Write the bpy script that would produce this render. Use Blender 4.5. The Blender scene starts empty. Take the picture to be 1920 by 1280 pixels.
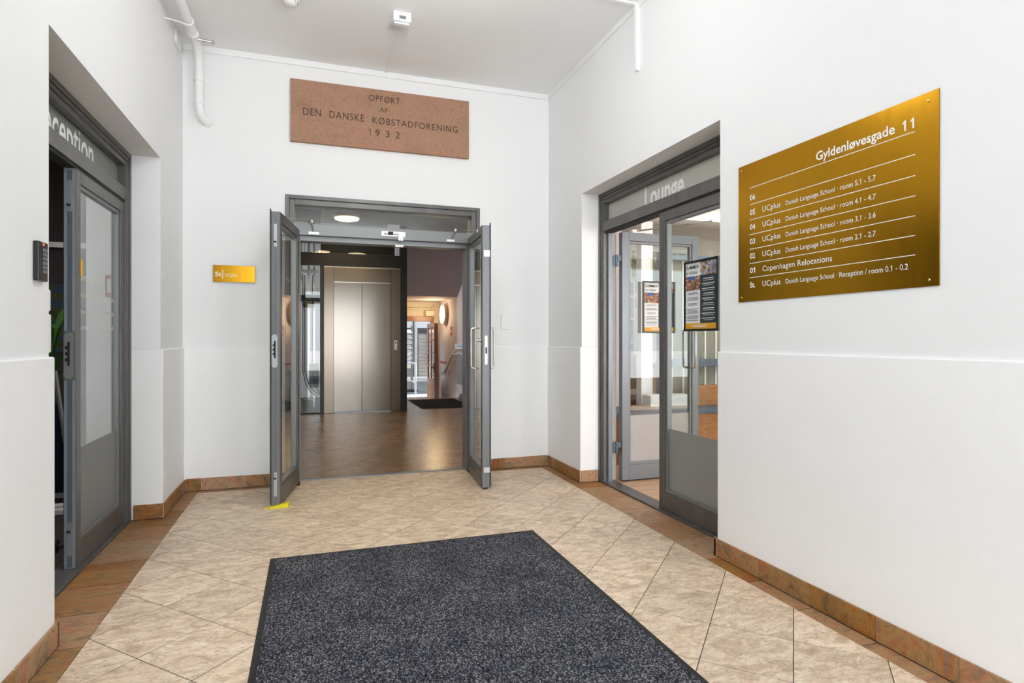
import bpy, math, random
from mathutils import Vector, Matrix

# ------------------------------------------------------------------ camera
C = bpy.context.scene.collection
cam_d = bpy.data.cameras.new('camera'); cam = bpy.data.objects.new('camera', cam_d); C.objects.link(cam)
F_PX, CX, CY, TH = 1086.11, 939.58, 634.95, 0.3167
cam_d.sensor_width = 36.0; cam_d.lens = F_PX * 36.0 / 1920.0
cam_d.shift_x = (960 - CX) / 1920.0; cam_d.shift_y = -(640 - CY) / 1920.0
cam_d.clip_start = 0.05; cam_d.clip_end = 300
cam.location = (0, 0, 1.1648); cam.rotation_euler = (math.pi / 2, 0, -TH)
bpy.context.scene.camera = cam

# ------------------------------------------------------------------ world, exposure
W = bpy.data.worlds.new('sky'); bpy.context.scene.world = W; W.use_nodes = True
bg = W.node_tree.nodes['Background']; bg.inputs[0].default_value = (0.88, 0.95, 1.0, 1); bg.inputs[1].default_value = 5.3
vs = bpy.context.scene.view_settings
bpy.context.scene.display_settings.display_device = 'sRGB'
vs.view_transform = 'Standard'; vs.look = 'None'; vs.gamma = 1.0; vs.use_curve_mapping = False; vs.exposure = 0.15
cy = bpy.context.scene.cycles
cy.use_denoising = True; cy.max_bounces = 10; cy.diffuse_bounces = 6; cy.glossy_bounces = 5
cy.transmission_bounces = 8; cy.transparent_max_bounces = 24; cy.caustics_reflective = False; cy.caustics_refractive = False
cy.sample_clamp_indirect = 6.0

sun_d = bpy.data.lights.new('sun', 'SUN'); sun_d.energy = 30; sun_d.color = (1, .98, .95); sun_d.angle = .02
sun = bpy.data.objects.new('sun', sun_d); C.objects.link(sun); sun.rotation_euler = (math.radians(44), 0, math.radians(4))

def area_light(name, loc, size, power, color, rot=(0, 0, 0), shape='DISK', size_y=None):
    l = bpy.data.lights.new(name, 'AREA'); l.energy = power; l.color = color; l.shape = shape; l.size = size
    if size_y: l.size_y = size_y
    o = bpy.data.objects.new(name, l); o.location = loc; o.rotation_euler = rot; C.objects.link(o); return o
# added fill lights brightening the two side rooms, without lamps of their own
area_light('lounge_fill_light', (4.6, 4.2, 2.56), 1.6, 45, (.95, .98, 1))
area_light('reception_fill_light', (-2.6, 3.6, 2.82), .8, 26, (1, .95, .9))

# ------------------------------------------------------------------ helpers
random.seed(7)
class MB:
    def __init__(s): s.v = []; s.f = []; s.sm = False
    def box(s, x0, x1, y0, y1, z0, z1):
        x0, x1 = min(x0, x1), max(x0, x1); y0, y1 = min(y0, y1), max(y0, y1); z0, z1 = min(z0, z1), max(z0, z1)
        n = len(s.v)
        s.v += [(x0, y0, z0), (x1, y0, z0), (x1, y1, z0), (x0, y1, z0), (x0, y0, z1), (x1, y0, z1), (x1, y1, z1), (x0, y1, z1)]
        s.f += [[n + i for i in q] for q in ((0, 3, 2, 1), (4, 5, 6, 7), (0, 1, 5, 4), (1, 2, 6, 5), (2, 3, 7, 6), (3, 0, 4, 7))]
        return s
    def prism(s, poly, z0, z1):
        n = len(s.v); k = len(poly)
        a = sum(poly[i][0] * poly[(i + 1) % k][1] - poly[(i + 1) % k][0] * poly[i][1] for i in range(k))
        if a < 0: poly = poly[::-1]
        s.v += [(p[0], p[1], z0) for p in poly] + [(p[0], p[1], z1) for p in poly]
        s.f.append([n + i for i in range(k)][::-1]); s.f.append([n + k + i for i in range(k)])
        for i in range(k): j = (i + 1) % k; s.f.append([n + i, n + j, n + k + j, n + k + i])
        return s
    def extr(s, poly, axis, a0, a1):
        """polygon in the two other axes, extruded along axis"""
        n = len(s.v); k = len(poly)
        def mk(p, a):
            return {'x': (a, p[0], p[1]), 'y': (p[0], a, p[1]), 'z': (p[0], p[1], a)}[axis]
        s.v += [mk(p, a0) for p in poly] + [mk(p, a1) for p in poly]
        s.f.append([n + i for i in range(k)][::-1]); s.f.append([n + k + i for i in range(k)])
        for i in range(k): j = (i + 1) % k; s.f.append([n + i, n + j, n + k + j, n + k + i])
        return s
    def tube(s, pts, r, seg=12, caps=True):
        pts = [Vector(p) for p in pts]; n0 = len(s.v); s.sm = True
        rr = r if isinstance(r, (list, tuple)) else [r] * len(pts)
        up = None
        for i, p in enumerate(pts):
            d = (pts[min(i + 1, len(pts) - 1)] - pts[max(i - 1, 0)]).normalized()
            if up is None:
                up = Vector((0, 0, 1)) if abs(d.z) < .9 else Vector((1, 0, 0))
            u = (up - d * up.dot(d)).normalized(); w = d.cross(u); up = u
            for k in range(seg):
                a = 2 * math.pi * k / seg
                q = p + (u * math.cos(a) + w * math.sin(a)) * rr[i]; s.v.append(tuple(q))
        for i in range(len(pts) - 1):
            for k in range(seg):
                a = n0 + i * seg + k; b = n0 + i * seg + (k + 1) % seg
                s.f.append([a, a + seg, b + seg, b])
        if caps:
            s.f.append([n0 + k for k in range(seg)]); s.f.append([n0 + (len(pts) - 1) * seg + k for k in range(seg)][::-1])
        return s
    def lathe(s, prof, center, axis='z', seg=32):
        """prof: list of (r, h) along axis"""
        n0 = len(s.v); s.sm = True
        for r, h in prof:
            for k in range(seg):
                a = 2 * math.pi * k / seg; c, q = r * math.cos(a), r * math.sin(a)
                p = {'z': (c, q, h), 'x': (h, c, q), 'y': (c, h, q)}[axis]
                s.v.append(tuple(Vector(center) + Vector(p)))
        for i in range(len(prof) - 1):
            for k in range(seg):
                a = n0 + i * seg + k; b = n0 + i * seg + (k + 1) % seg
                s.f.append([a, b, b + seg, a + seg])
        s.f.append([n0 + k for k in range(seg)][::-1]); s.f.append([n0 + (len(prof) - 1) * seg + k for k in range(seg)])
        return s
    def build(s, name, m, parent=None, bevel=0, kind=None, label=None, loc=(0, 0, 0), rotz=0, smooth=None):
        me = bpy.data.meshes.new(name)
        if parent is not None and not getattr(parent, 'local_space', None) and loc == (0, 0, 0) and rotz == 0 and not parent.get('_loc'):
            off = world_off(parent)
            me.from_pydata([(v[0] - off[0], v[1] - off[1], v[2] - off[2]) for v in s.v], [], s.f)
        else:
            me.from_pydata(s.v, [], s.f)
        me.validate(); me.update()
        # outward normals
        import bmesh
        bm = bmesh.new(); bm.from_mesh(me); bmesh.ops.recalc_face_normals(bm, faces=bm.faces); bm.to_mesh(me); bm.free()
        if smooth if smooth is not None else s.sm:
            for p in me.polygons: p.use_smooth = True
            try: me.set_sharp_from_angle(angle=math.radians(40))
            except Exception: pass
        me.materials.append(m)
        o = bpy.data.objects.new(name, me); C.objects.link(o)
        o.location = loc; o.rotation_euler = (0, 0, rotz)
        if parent: o.parent = parent
        if bevel:
            b = o.modifiers.new('bevel', 'BEVEL'); b.width = bevel; b.segments = 2; b.limit_method = 'ANGLE'
        if kind: o['kind'] = kind
        if label: o['label'] = label
        return o
def world_off(o):
    v = Vector((0, 0, 0))
    while o is not None: v += o.location; o = o.parent
    return v
def tag(o, label, cat, group=None, kind=None):
    o['label'] = label; o['category'] = cat
    if group: o['group'] = group
    if kind: o['kind'] = kind
    return o
def thing(name, loc, label, cat, group=None, kind=None):
    o = bpy.data.objects.new(name, None); o.location = loc; o.empty_display_size = .1; C.objects.link(o)
    return tag(o, label, cat, group, kind)
def localpart(mb, name, m, parent, **k):
    """mesh given in the parent's own coordinates"""
    parent['_loc'] = 1
    o = mb.build(name, m, parent, **k); del parent['_loc']; return o

# ------------------------------------------------------------------ materials
def mat(name, base=(.8, .8, .8), rough=.5, metal=0., spec=.5, emis=None, estr=0):
    m = bpy.data.materials.new(name); m.use_nodes = True
    b = m.node_tree.nodes['Principled BSDF']
    b.inputs['Base Color'].default_value = (*base, 1); b.inputs['Roughness'].default_value = rough
    b.inputs['Metallic'].default_value = metal; b.inputs['Specular IOR Level'].default_value = spec
    if emis: b.inputs['Emission Color'].default_value = (*emis, 1); b.inputs['Emission Strength'].default_value = estr
    return m
def nd(m, t, **kw):
    n = m.node_tree.nodes.new(t)
    for k, v in kw.items():
        if hasattr(n, k): setattr(n, k, v)
        else: n.inputs[k].default_value = v
    return n
def ln(m, a, b): m.node_tree.links.new(a, b)
def bsdf(m): return m.node_tree.nodes['Principled BSDF']
def ramp(m, src, stops):
    r = nd(m, 'ShaderNodeValToRGB'); e = r.color_ramp.elements
    while len(e) < len(stops): e.new(.5)
    for i, (p, c) in enumerate(stops): e[i].position = p; e[i].color = (*c, 1)
    ln(m, src, r.inputs[0]); return r
def coords(m, scale=(1, 1, 1), rot=(0, 0, 0), space='Position', rnd=True):
    """world position, shifted at random for every object so that alike pieces differ"""
    if space == 'Position': g = nd(m, 'ShaderNodeNewGeometry').outputs['Position']
    else: g = nd(m, 'ShaderNodeTexCoord').outputs['Object']
    mp = nd(m, 'ShaderNodeMapping'); mp.inputs['Scale'].default_value = scale; mp.inputs['Rotation'].default_value = rot
    if rnd:
        oi = nd(m, 'ShaderNodeObjectInfo'); ad = nd(m, 'ShaderNodeVectorMath', operation='MULTIPLY_ADD')
        cb = nd(m, 'ShaderNodeCombineXYZ'); ln(m, oi.outputs['Random'], cb.inputs[0]); ln(m, oi.outputs['Random'], cb.inputs[1])
        ln(m, cb.outputs[0], ad.inputs[0]); ad.inputs[1].default_value = (37., 91., 13.); ln(m, g, ad.inputs[2]); g = ad.outputs[0]
    ln(m, g, mp.inputs['Vector']); return mp.outputs[0]
def noise(m, vec, scale, detail=4, rough=.55, dist=0):
    n = nd(m, 'ShaderNodeTexNoise'); n.inputs['Scale'].default_value = scale; n.inputs['Detail'].default_value = detail
    n.inputs['Roughness'].default_value = rough; n.inputs['Distortion'].default_value = dist; ln(m, vec, n.inputs['Vector']); return n.outputs['Fac']
def bump(m, h, strength, dist=.002):
    b = nd(m, 'ShaderNodeBump'); b.inputs['Strength'].default_value = strength; b.inputs['Distance'].default_value = dist
    ln(m, h, b.inputs['Height']); ln(m, b.outputs[0], bsdf(m).inputs['Normal']); return b

def plaster(name, col, s=.35, sc=26, d=.003):
    m = mat(name, col, .75, spec=.25); v = coords(m, rnd=False)
    a = noise(m, v, sc, 5, .6, .6); r = ramp(m, noise(m, v, 1.2, 3), [(.3, tuple(c * .975 for c in col)), (.7, col)])
    ln(m, r.outputs[0], bsdf(m).inputs['Base Color']); bump(m, a, s, d); return m
M = {}
M['plaster'] = plaster('smooth_white_plaster', (.86, .865, .865), .12, 18, .002)
M['plaster_low'] = plaster('rough_white_plaster', (.91, .91, .91), .4, 22, .005)
M['ceil'] = plaster('ceiling_paint', (.90, .90, .90), .08, 30, .001)
M['trimw'] = mat('white_trim_paint', (.86, .865, .865), .4)
M['white_plastic'] = mat('white_plastic', (.82, .82, .81), .35)
M['metal'] = mat('grey_painted_steel', (.125, .12, .113), .38, 0.35)
m = M['metal']; ln(m, ramp(m, noise(m, coords(m, (1, 1, .25), rnd=False), 9, 5), [(.3, (.105, .10, .095)), (.75, (.15, .145, .14))]).outputs[0], bsdf(m).inputs['Base Color'])
M['metal_b'] = mat('daylit_grey_steel', (.19, .205, .225), .33, .35)  # the grey steel again, with bluish daylight put into the colour
M['metal_in'] = mat('light_grey_painted_steel', (.215, .22, .222), .4, .3)
M['metal_edge'] = mat('daylit_edge_steel', (.34, .41, .50), .35, .3)  # blue daylight sheen on the leaf edges put into the colour
M['dark'] = mat('black_rubber', (.012, .012, .012), .7)
M['black'] = mat('black_steel', (.008, .007, .007), .35)
M['chrome'] = mat('satin_steel', (.62, .60, .56), .25, 1)
M['plate'] = mat('galvanised_plate', (.60, .61, .62), .38, .8)
M['grout'] = mat('dark_grout', (.04, .033, .028), .9)
M['grout_light'] = mat('pale_grout', (.55, .5, .44), .9)

def tile_mat(name, c_dark, c_mid, c_light, rough, rotz, vein=(.26, .17, .10), sp=.4):
    m = mat(name, c_mid, rough, spec=sp)
    v = coords(m, (1, 1.9, 1), (0, 0, rotz)); n1 = noise(m, v, 8, 7, .68, 1.2)
    v2 = coords(m, (1, 2.0, 1), (0, 0, rotz)); n2 = noise(m, v2, 24, 7, .72, 2.2)
    r1 = ramp(m, n1, [(.3, c_dark), (.5, c_mid), (.68, c_light)])
    r2 = ramp(m, n2, [(.40, (0, 0, 0)), (.50, (1, 1, 1))])
    mx = nd(m, 'ShaderNodeMix', data_type='RGBA'); ln(m, r2.outputs[0], mx.inputs[0]); mx.inputs[6].default_value = (*vein, 1); ln(m, r1.outputs[0], mx.inputs[7])
    mx2 = nd(m, 'ShaderNodeMix', data_type='RGBA'); mx2.inputs[0].default_value = .55; ln(m, r1.outputs[0], mx2.inputs[6]); ln(m, mx.outputs[2], mx2.inputs[7])
    hs = nd(m, 'ShaderNodeHueSaturation'); oi = nd(m, 'ShaderNodeObjectInfo'); mr = nd(m, 'ShaderNodeMapRange')
    mr.inputs['To Min'].default_value = .90; mr.inputs['To Max'].default_value = 1.06
    ln(m, oi.outputs['Random'], mr.inputs[0]); ln(m, mr.outputs[0], hs.inputs['Value']); ln(m, mx2.outputs[2], hs.inputs['Color'])
    ln(m, hs.outputs[0], bsdf(m).inputs['Base Color'])
    bump(m, n2, .2, .001); return m
M['tile'] = tile_mat('beige_stone_tile', (.44, .305, .195), (.75, .585, .425), (.90, .77, .61), .42, math.radians(18), (.33, .235, .165))
M['tile_hall'] = tile_mat('brown_beige_hall_tile', (.16, .088, .044), (.27, .16, .085), (.40, .255, .145), .25, math.radians(18), (.09, .045, .02), .4)
def slate(name, rotz, sc=(1, 3., 1)):
    m = mat(name, (.3, .14, .06), .45, spec=.4)
    v = coords(m, sc, (0, 0, rotz)); n1 = noise(m, v, 3.4, 7, .68, 2.4); n2 = noise(m, v, 15, 7, .75, 1.6)
    r1 = ramp(m, n1, [(.30, (.16, .12, .08)), (.42, (.32, .205, .10)), (.50, (.40, .25, .11)), (.57, (.40, .155, .06)), (.64, (.25, .185, .12)), (.75, (.36, .28, .19))])
    r2 = ramp(m, n2, [(.35, (.17, .10, .06)), (.5, (.5, .4, .3))])
    mx = nd(m, 'ShaderNodeMix', data_type='RGBA', blend_type='SOFT_LIGHT'); mx.inputs[0].default_value = .75
    ln(m, r1.outputs[0], mx.inputs[6]); ln(m, r2.outputs[0], mx.inputs[7]); ln(m, mx.outputs[2], bsdf(m).inputs['Base Color'])
    hs = nd(m, 'ShaderNodeHueSaturation'); oi = nd(m, 'ShaderNodeObjectInfo')
    a = nd(m, 'ShaderNodeMapRange'); a.inputs['To Min'].default_value = .78; a.inputs['To Max'].default_value = 1.15; ln(m, oi.outputs['Random'], a.inputs[0]); ln(m, a.outputs[0], hs.inputs['Value'])
    b = nd(m, 'ShaderNodeMapRange'); b.inputs['To Min'].default_value = 1.1; b.inputs['To Max'].default_value = .8; ln(m, oi.outputs['Random'], b.inputs[0]); ln(m, b.outputs[0], hs.inputs['Saturation'])
    ln(m, mx.outputs[2], hs.inputs['Color']); ln(m, hs.outputs[0], bsdf(m).inputs['Base Color'])
    bump(m, n2, .4, .0015); return m
M['slate'] = slate('rust_slate_tile', 0)
M['slate_w'] = slate('rust_slate_skirting', .5, (1.2, 1.2, 1))

def glass(name, tint=(.93, .96, .95), boost=1.0, tr=1.0):
    m = bpy.data.materials.new(name); m.use_nodes = True; nt = m.node_tree; nt.nodes.clear()
    out = nt.nodes.new('ShaderNodeOutputMaterial'); mx = nt.nodes.new('ShaderNodeMixShader')
    t = nt.nodes.new('ShaderNodeBsdfTransparent'); t.inputs[0].default_value = (*tint, 1)
    g = nt.nodes.new('ShaderNodeBsdfGlossy'); g.inputs['Roughness'].default_value = 0.0; g.inputs['Color'].default_value = (1, 1, 1, 1)
    fr = nt.nodes.new('ShaderNodeFresnel'); fr.inputs[0].default_value = 1.5
    geo = nt.nodes.new('ShaderNodeNewGeometry')
    inv = nt.nodes.new('ShaderNodeMath'); inv.operation = 'SUBTRACT'; inv.inputs[0].default_value = 1
    mul = nt.nodes.new('ShaderNodeMath'); mul.operation = 'MULTIPLY'; mul2 = nt.nodes.new('ShaderNodeMath'); mul2.operation = 'MULTIPLY'; mul2.inputs[1].default_value = 1.8 * boost
    mul2.use_clamp = True
    nt.links.new(geo.outputs['Backfacing'], inv.inputs[1]); nt.links.new(inv.outputs[0], mul.inputs[0]); nt.links.new(fr.outputs[0], mul.inputs[1])
    nt.links.new(mul.outputs[0], mul2.inputs[0]); nt.links.new(mul2.outputs[0], mx.inputs[0])
    nt.links.new(t.outputs[0], mx.inputs[1]); nt.links.new(g.outputs[0], mx.inputs[2]); nt.links.new(mx.outputs[0], out.inputs[0]); return m
M['glass'] = glass('clear_glass')
def frosted(name, col, tl):
    m = bpy.data.materials.new(name); m.use_nodes = True; nt = m.node_tree; b = nt.nodes['Principled BSDF']
    b.inputs['Base Color'].default_value = (*col, 1); b.inputs['Roughness'].default_value = .35
    t = nt.nodes.new('ShaderNodeBsdfTranslucent'); t.inputs[0].default_value = (*tl, 1); a = nt.nodes.new('ShaderNodeMixShader'); a.inputs[0].default_value = .6
    nt.links.new(b.outputs[0], a.inputs[1]); nt.links.new(t.outputs[0], a.inputs[2]); nt.links.new(a.outputs[0], nt.nodes['Material Output'].inputs[0]); return m
M['frost'] = frosted('frosted_glass_film', (.55, .56, .54), (.30, .31, .31))
M['frost_lit'] = frosted('lit_frosted_film', (.8, .8, .8), (.8, .8, .8))  # same film as frost, brightness of the lit leaf put into its colour
M['frost_pale'] = frosted('pale_frosted_glass', (.66, .68, .64), (.55, .56, .54))
M['frost_green'] = frosted('greenish_frosted_glass', (.42, .45, .40), (.42, .45, .42))
M['clear_letter'] = mat('lit_cutout_lettering', (.93, .93, .90), .5)  # white stands in for bright rooms showing through clear-cut letters
def brass_mat(name, c, ang):
    m = mat(name, c, .2, 1.0)
    v = coords(m, (6, 6, 1) if ang == 0 else (1, 1, 6), rnd=False, space='Position'); n = noise(m, v, 6, 5, .6, .4)
    ln(m, ramp(m, n, [(.3, tuple(k * .92 for k in c)), (.7, c)]).outputs[0], bsdf(m).inputs['Base Color'])
    r = nd(m, 'ShaderNodeMapRange'); r.inputs['To Min'].default_value = .18; r.inputs['To Max'].default_value = .28; ln(m, n, r.inputs[0]); ln(m, r.outputs[0], bsdf(m).inputs['Roughness'])
    bump(m, noise(m, v, 2.0, 2), .05, .004); return m
M['brass'] = brass_mat('polished_brass', (.52, .26, .016), 0)
M['brass_bright'] = mat('bright_brass', (.9, .65, .25), .2, 1)
M['letter_white'] = mat('white_lettering', (.86, .84, .78), .5)
def stone_mat():
    m = mat('red_sandstone', (.36, .2, .13), .8, spec=.2); v = coords(m, rnd=False)
    a = noise(m, v, 3.2, 5, .6, .5); b = noise(m, v, 60, 6, .75)
    r1 = ramp(m, a, [(.3, (.33, .195, .125)), (.5, (.40, .225, .155)), (.7, (.34, .215, .135))])
    r2 = ramp(m, b, [(.33, (.16, .085, .05)), (.47, (.5, .5, .5)), (.8, (.62, .6, .58))])
    mx = nd(m, 'ShaderNodeMix', data_type='RGBA', blend_type='OVERLAY'); mx.inputs[0].default_value = .42
    ln(m, r1.outputs[0], mx.inputs[6]); ln(m, r2.outputs[0], mx.inputs[7]); ln(m, mx.outputs[2], bsdf(m).inputs['Base Color']); bump(m, b, .4, .002); return m
M['stone'] = stone_mat()
M['incised'] = mat('dark_incised_letter', (.075, .045, .03), .9)
M['putty'] = mat('yellow_brown_putty', (.5, .3, .14), .8)
def mat_pile():
    m = mat('charcoal_pile', (.04, .042, .05), .95, spec=.1)
    v = coords(m, (1, .62, 1), rnd=False); vo = nd(m, 'ShaderNodeTexVoronoi'); vo.inputs['Scale'].default_value = 165; ln(m, v, vo.inputs['Vector'])
    n1 = noise(m, v, 190, 3, .6); n2 = noise(m, coords(m, rnd=False), 5, 4, .6)
    r = ramp(m, n1, [(.38, (.012, .013, .018)), (.53, (.065, .068, .08)), (.64, (.36, .36, .38))])
    r2 = ramp(m, n2, [(.3, (.55, .56, .62)), (.7, (1.1, 1.08, 1.05))])
    mx = nd(m, 'ShaderNodeMix', data_type='RGBA', blend_type='MULTIPLY'); mx.inputs[0].default_value = 1
    ln(m, r.outputs[0], mx.inputs[6]); ln(m, r2.outputs[0], mx.inputs[7]); ln(m, mx.outputs[2], bsdf(m).inputs['Base Color'])
    bump(m, n1, .6, .004); return m
M['pile'] = mat_pile()
M['pile_black'] = mat('black_pile', (.012, .012, .014), .95, spec=.1)
def steel_mat():
    m = mat('brushed_stainless_steel', (.26, .23, .20), .27, 1)
    v = coords(m, (10, 10, .15), rnd=False); n = noise(m, v, 3, 3)
    r = nd(m, 'ShaderNodeMapRange'); r.inputs['To Min'].default_value = .20; r.inputs['To Max'].default_value = .24; ln(m, n, r.inputs[0]); ln(m, r.outputs[0], bsdf(m).inputs['Roughness'])
    bump(m, noise(m, coords(m, (1, 1, .3), rnd=False), 1.6, 1), .22, .03); return m
M['steel'] = steel_mat()
M['steel_frame'] = mat('brown_tinted_stainless_steel', (.21, .175, .14), .24, 1)
M['taupe'] = plaster('taupe_wall_paint', (.46, .38, .38), .1, 20, .002)
M['taupe_l'] = plaster('lilac_grey_wall_paint', (.58, .53, .55), .1, 20, .002)
M['hall_ceil'] = plaster('hall_ceiling_paint', (.26, .235, .21), .1, 20, .002)
M['cream'] = plaster('cream_wall_paint', (.66, .60, .48), .1, 20, .002)
M['lounge_wall'] = plaster('lounge_wall_paint', (.74, .72, .66), .1, 20, .002)
M['darkwall'] = plaster('dark_grey_wall_paint', (.075, .072, .075), .1, 20, .002)
M['wood'] = mat('orange_brown_wood', (.35, .155, .05), .45)
m = M['wood']; ln(m, ramp(m, noise(m, coords(m, (1, 1, 7), rnd=False), 6, 6, .6, 1), [(.3, (.26, .11, .035)), (.7, (.43, .2, .07))]).outputs[0], bsdf(m).inputs['Base Color'])
M['wood_red'] = mat('reddish_varnished_wood', (.30, .13, .07), .3)
M['parquet'] = mat('light_wood_floor', (.55, .33, .18), .35)
m = M['parquet']; ln(m, ramp(m, noise(m, coords(m, (1, 9, 1)), 5, 6, .6, .6), [(.3, (.42, .24, .12)), (.7, (.64, .41, .24))]).outputs[0], bsdf(m).inputs['Base Color'])
M['lamp_glass'] = mat('lit_opal_glass', (1, .9, .7), .4, emis=(1, .78, .45), estr=9)
M['fill_white'] = mat('added_white_globe', (.9, .9, .88), .4, emis=(1, .97, .92), estr=6)
M['lamp_ring'] = mat('cream_lamp_ring', (.5, .42, .3), .4)
M['asphalt'] = mat('grey_asphalt', (.085, .09, .10), .9)
M['paving'] = mat('pale_paving', (.56, .57, .58), .9)
M['facade'] = mat('pale_facade', (.36, .34, .31), .8)
M['facade_w'] = mat('white_facade_boards', (.55, .56, .58), .6)
M['facade_d'] = mat('dark_window_band', (.05, .055, .06), .2)
M['blue'] = mat('blue_banner', (.03, .12, .42), .6)
M['red'] = mat('red_paint', (.45, .03, .04), .5)
M['orange'] = mat('orange_print', (.75, .36, .02), .6)
M['navy'] = mat('navy_print', (.022, .032, .045), .6)
M['paper'] = mat('white_paper', (.78, .8, .8), .6)
M['ink'] = mat('black_ink', (.015, .017, .02), .6)
M['inkgrey'] = mat('grey_ink', (.2, .21, .22), .6)
M['yellow'] = mat('yellow_plastic', (.85, .72, .0), .4)
M['leaf'] = mat('green_leaf', (.05, .16, .025), .45)
M['darkblue'] = mat('black_blue_glaze', (.01, .014, .03), .15)
M['bluegrey'] = mat('blue_grey_metal', (.10, .13, .17), .4, .3)
M['olive'] = mat('olive_grey_blind', (.23, .22, .18), .7)
M['pink'] = mat('pink_plastic', (.6, .04, .15), .4)
def map_mat():
    m = mat('world_map_print', (.1, .2, .4), .6); v = coords(m, rnd=False)
    ln(m, ramp(m, noise(m, v, 7, 4, .6, .4), [(.50, (.03, .08, .15)), (.52, (.09, .10, .02)), (.62, (.04, .05, .01))]).outputs[0], bsdf(m).inputs['Base Color']); return m
M['map'] = map_mat()
def photo_mat(name, sc, stops):
    m = mat(name, (.4, .3, .2), .6); v = coords(m, rnd=False)
    n = noise(m, v, sc, 2, .8); vo = nd(m, 'ShaderNodeTexVoronoi'); vo.inputs['Scale'].default_value = sc; ln(m, v, vo.inputs['Vector'])
    sp = nd(m, 'ShaderNodeSeparateColor'); ln(m, vo.outputs['Color'], sp.inputs[0])
    ln(m, ramp(m, sp.outputs[0], stops).outputs[0], bsdf(m).inputs['Base Color']); return m
M['photo_a'] = photo_mat('crowd_photo_print', 75, [(0, (.03, .02, .02)), (.35, (.35, .12, .06)), (.6, (.5, .3, .2)), (.85, (.08, .04, .03)), (1, (.6, .5, .45))])
M['photo_b'] = photo_mat('street_photo_print', 65, [(0, (.05, .04, .05)), (.3, (.3, .18, .12)), (.55, (.55, .45, .32)), (.8, (.1, .15, .3)), (1, (.6, .55, .5))])

# ------------------------------------------------------------------ text
_cap = {}
def text_mesh(body, bold=0., spacing=1.):
    cu = bpy.data.curves.new('txt', 'FONT'); cu.body = body; cu.size = 1; cu.offset = bold; cu.space_character = spacing; cu.resolution_u = 3
    o = bpy.data.objects.new('txt', cu); C.objects.link(o); bpy.context.view_layer.update()
    me = bpy.data.meshes.new_from_object(o.evaluated_get(bpy.context.evaluated_depsgraph_get()))
    bpy.data.objects.remove(o); bpy.data.curves.remove(cu)
    return me
def cap_h():
    if 'h' not in _cap:
        me = text_mesh('H'); _cap['h'] = max(v.co.y for v in me.vertices); bpy.data.meshes.remove(me)
    return _cap['h']
def add_flags(me, body, bold, spacing):
    """the built-in numeral 1 is a bare stroke: give it its flag"""
    one = text_mesh('1', bold, spacing); xs = [v.co.x for v in one.vertices]; w1 = max(xs) - min(xs); c = cap_h(); bpy.data.meshes.remove(one)
    V = [tuple(v.co) for v in me.vertices]; Fc = [tuple(p.vertices) for p in me.polygons]
    for k, chh in enumerate(body):
        if chh != '1': continue
        t = text_mesh(body[:k + 1], bold, spacing); r = max(v.co.x for v in t.vertices); bpy.data.meshes.remove(t)
        l = r - w1; n = len(V); th = w1 * .85
        V += [(l + .001, c, 0), (l - .20 * c, .80 * c, 0), (l - .20 * c, .80 * c - th * 1.0, 0), (l + .001, c - th * 1.25, 0)]; Fc.append((n, n + 1, n + 2, n + 3))
    m2 = bpy.data.meshes.new('txt'); m2.from_pydata(V, [], Fc); bpy.data.meshes.remove(me); return m2
def put_text(name, body, p0, ux, width, cap, m, parent, bold=0., spacing=1., local=False, label=None, proud=.0008):
    """p0: left end of the baseline, width: full width in metres, cap: capital height"""
    me = text_mesh(body, bold, spacing)
    if '1' in body: me = add_flags(me, body, bold, spacing)
    xs = [v.co.x for v in me.vertices]; x0, x1 = min(xs), max(xs); h = cap_h()
    sx = width / (x1 - x0); sy = cap / h
    ux = Vector(ux); uz = Vector((0, 0, 1)); n = ux.cross(uz); p0 = Vector(p0)
    off = Vector((0, 0, 0)) if local else world_off(parent)
    for v in me.vertices:
        v.co = p0 + ux * ((v.co.x - x0) * sx) + uz * (v.co.y * sy) + n * proud - off
    me.materials.clear(); me.materials.append(m); me.name = name
    o = bpy.data.objects.new(name, me); C.objects.link(o); o.parent = parent
    if label: o['label'] = label
    return o

# ------------------------------------------------------------------ room dimensions (metres)
XL, XR, YB = -.932, 2.085, 4.955          # upper wall faces
XLl, XRl, YBl = -.919, 2.072, 4.942       # lower plaster faces, a little proud
ZC, DADO, YF = 3.416, 1.097, -3.4         # ceiling, top of the lower plaster, street front of the porch
OPT = 2.34                                # top of the side openings
LN, LF, RN, RF = 2.583, 4.268, 2.588, 4.262

# ---- porch walls
def side_wall(name, xu, xl, out, n_u, n_l, far, label):
    w = MB().box(xu, xu + out, YF, n_u, DADO, ZC + .1).box(xu, xu + out, far, YB + .3, DADO, ZC + .1).box(xu, xu + out, n_u, far, OPT, ZC + .1)
    o = w.build(name, M['plaster']); tag(o, label, 'wall', kind='structure')
    l = MB().box(xl, xu + out, YF, n_l, 0, DADO).box(xl, xu + out, far, YB + .3, 0, DADO)
    l.build('lower_plaster', M['plaster_low'], o, bevel=.006, label='rougher lower plaster standing slightly proud'); return o
side_wall('wall_left', XL, XLl, -.27, LN, 2.603, LF, 'white plastered left wall of the porch with the reception doorway recess')
side_wall('wall_right', XR, XRl, .27, RN, 2.595, RF, 'white plastered right wall of the porch carrying the large brass directory')
BX0, BX1, BZ = -.197, 1.421, 2.322
w = MB().box(XL - .3, BX0, YB, YB + .2, DADO, ZC + .1).box(BX1, XR + .3, YB, YB + .2, DADO, ZC + .1).box(BX0, BX1, YB, YB + .2, BZ, ZC + .1)
o = w.build('wall_back', M['plaster']); tag(o, 'white plastered back wall around the double doors under the stone plaque', 'wall', kind='structure')
l = MB().box(XL - .3, BX0, YBl, YB + .2, 0, DADO).box(BX1, XR + .3, YBl, YB + .2, 0, DADO)
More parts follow.
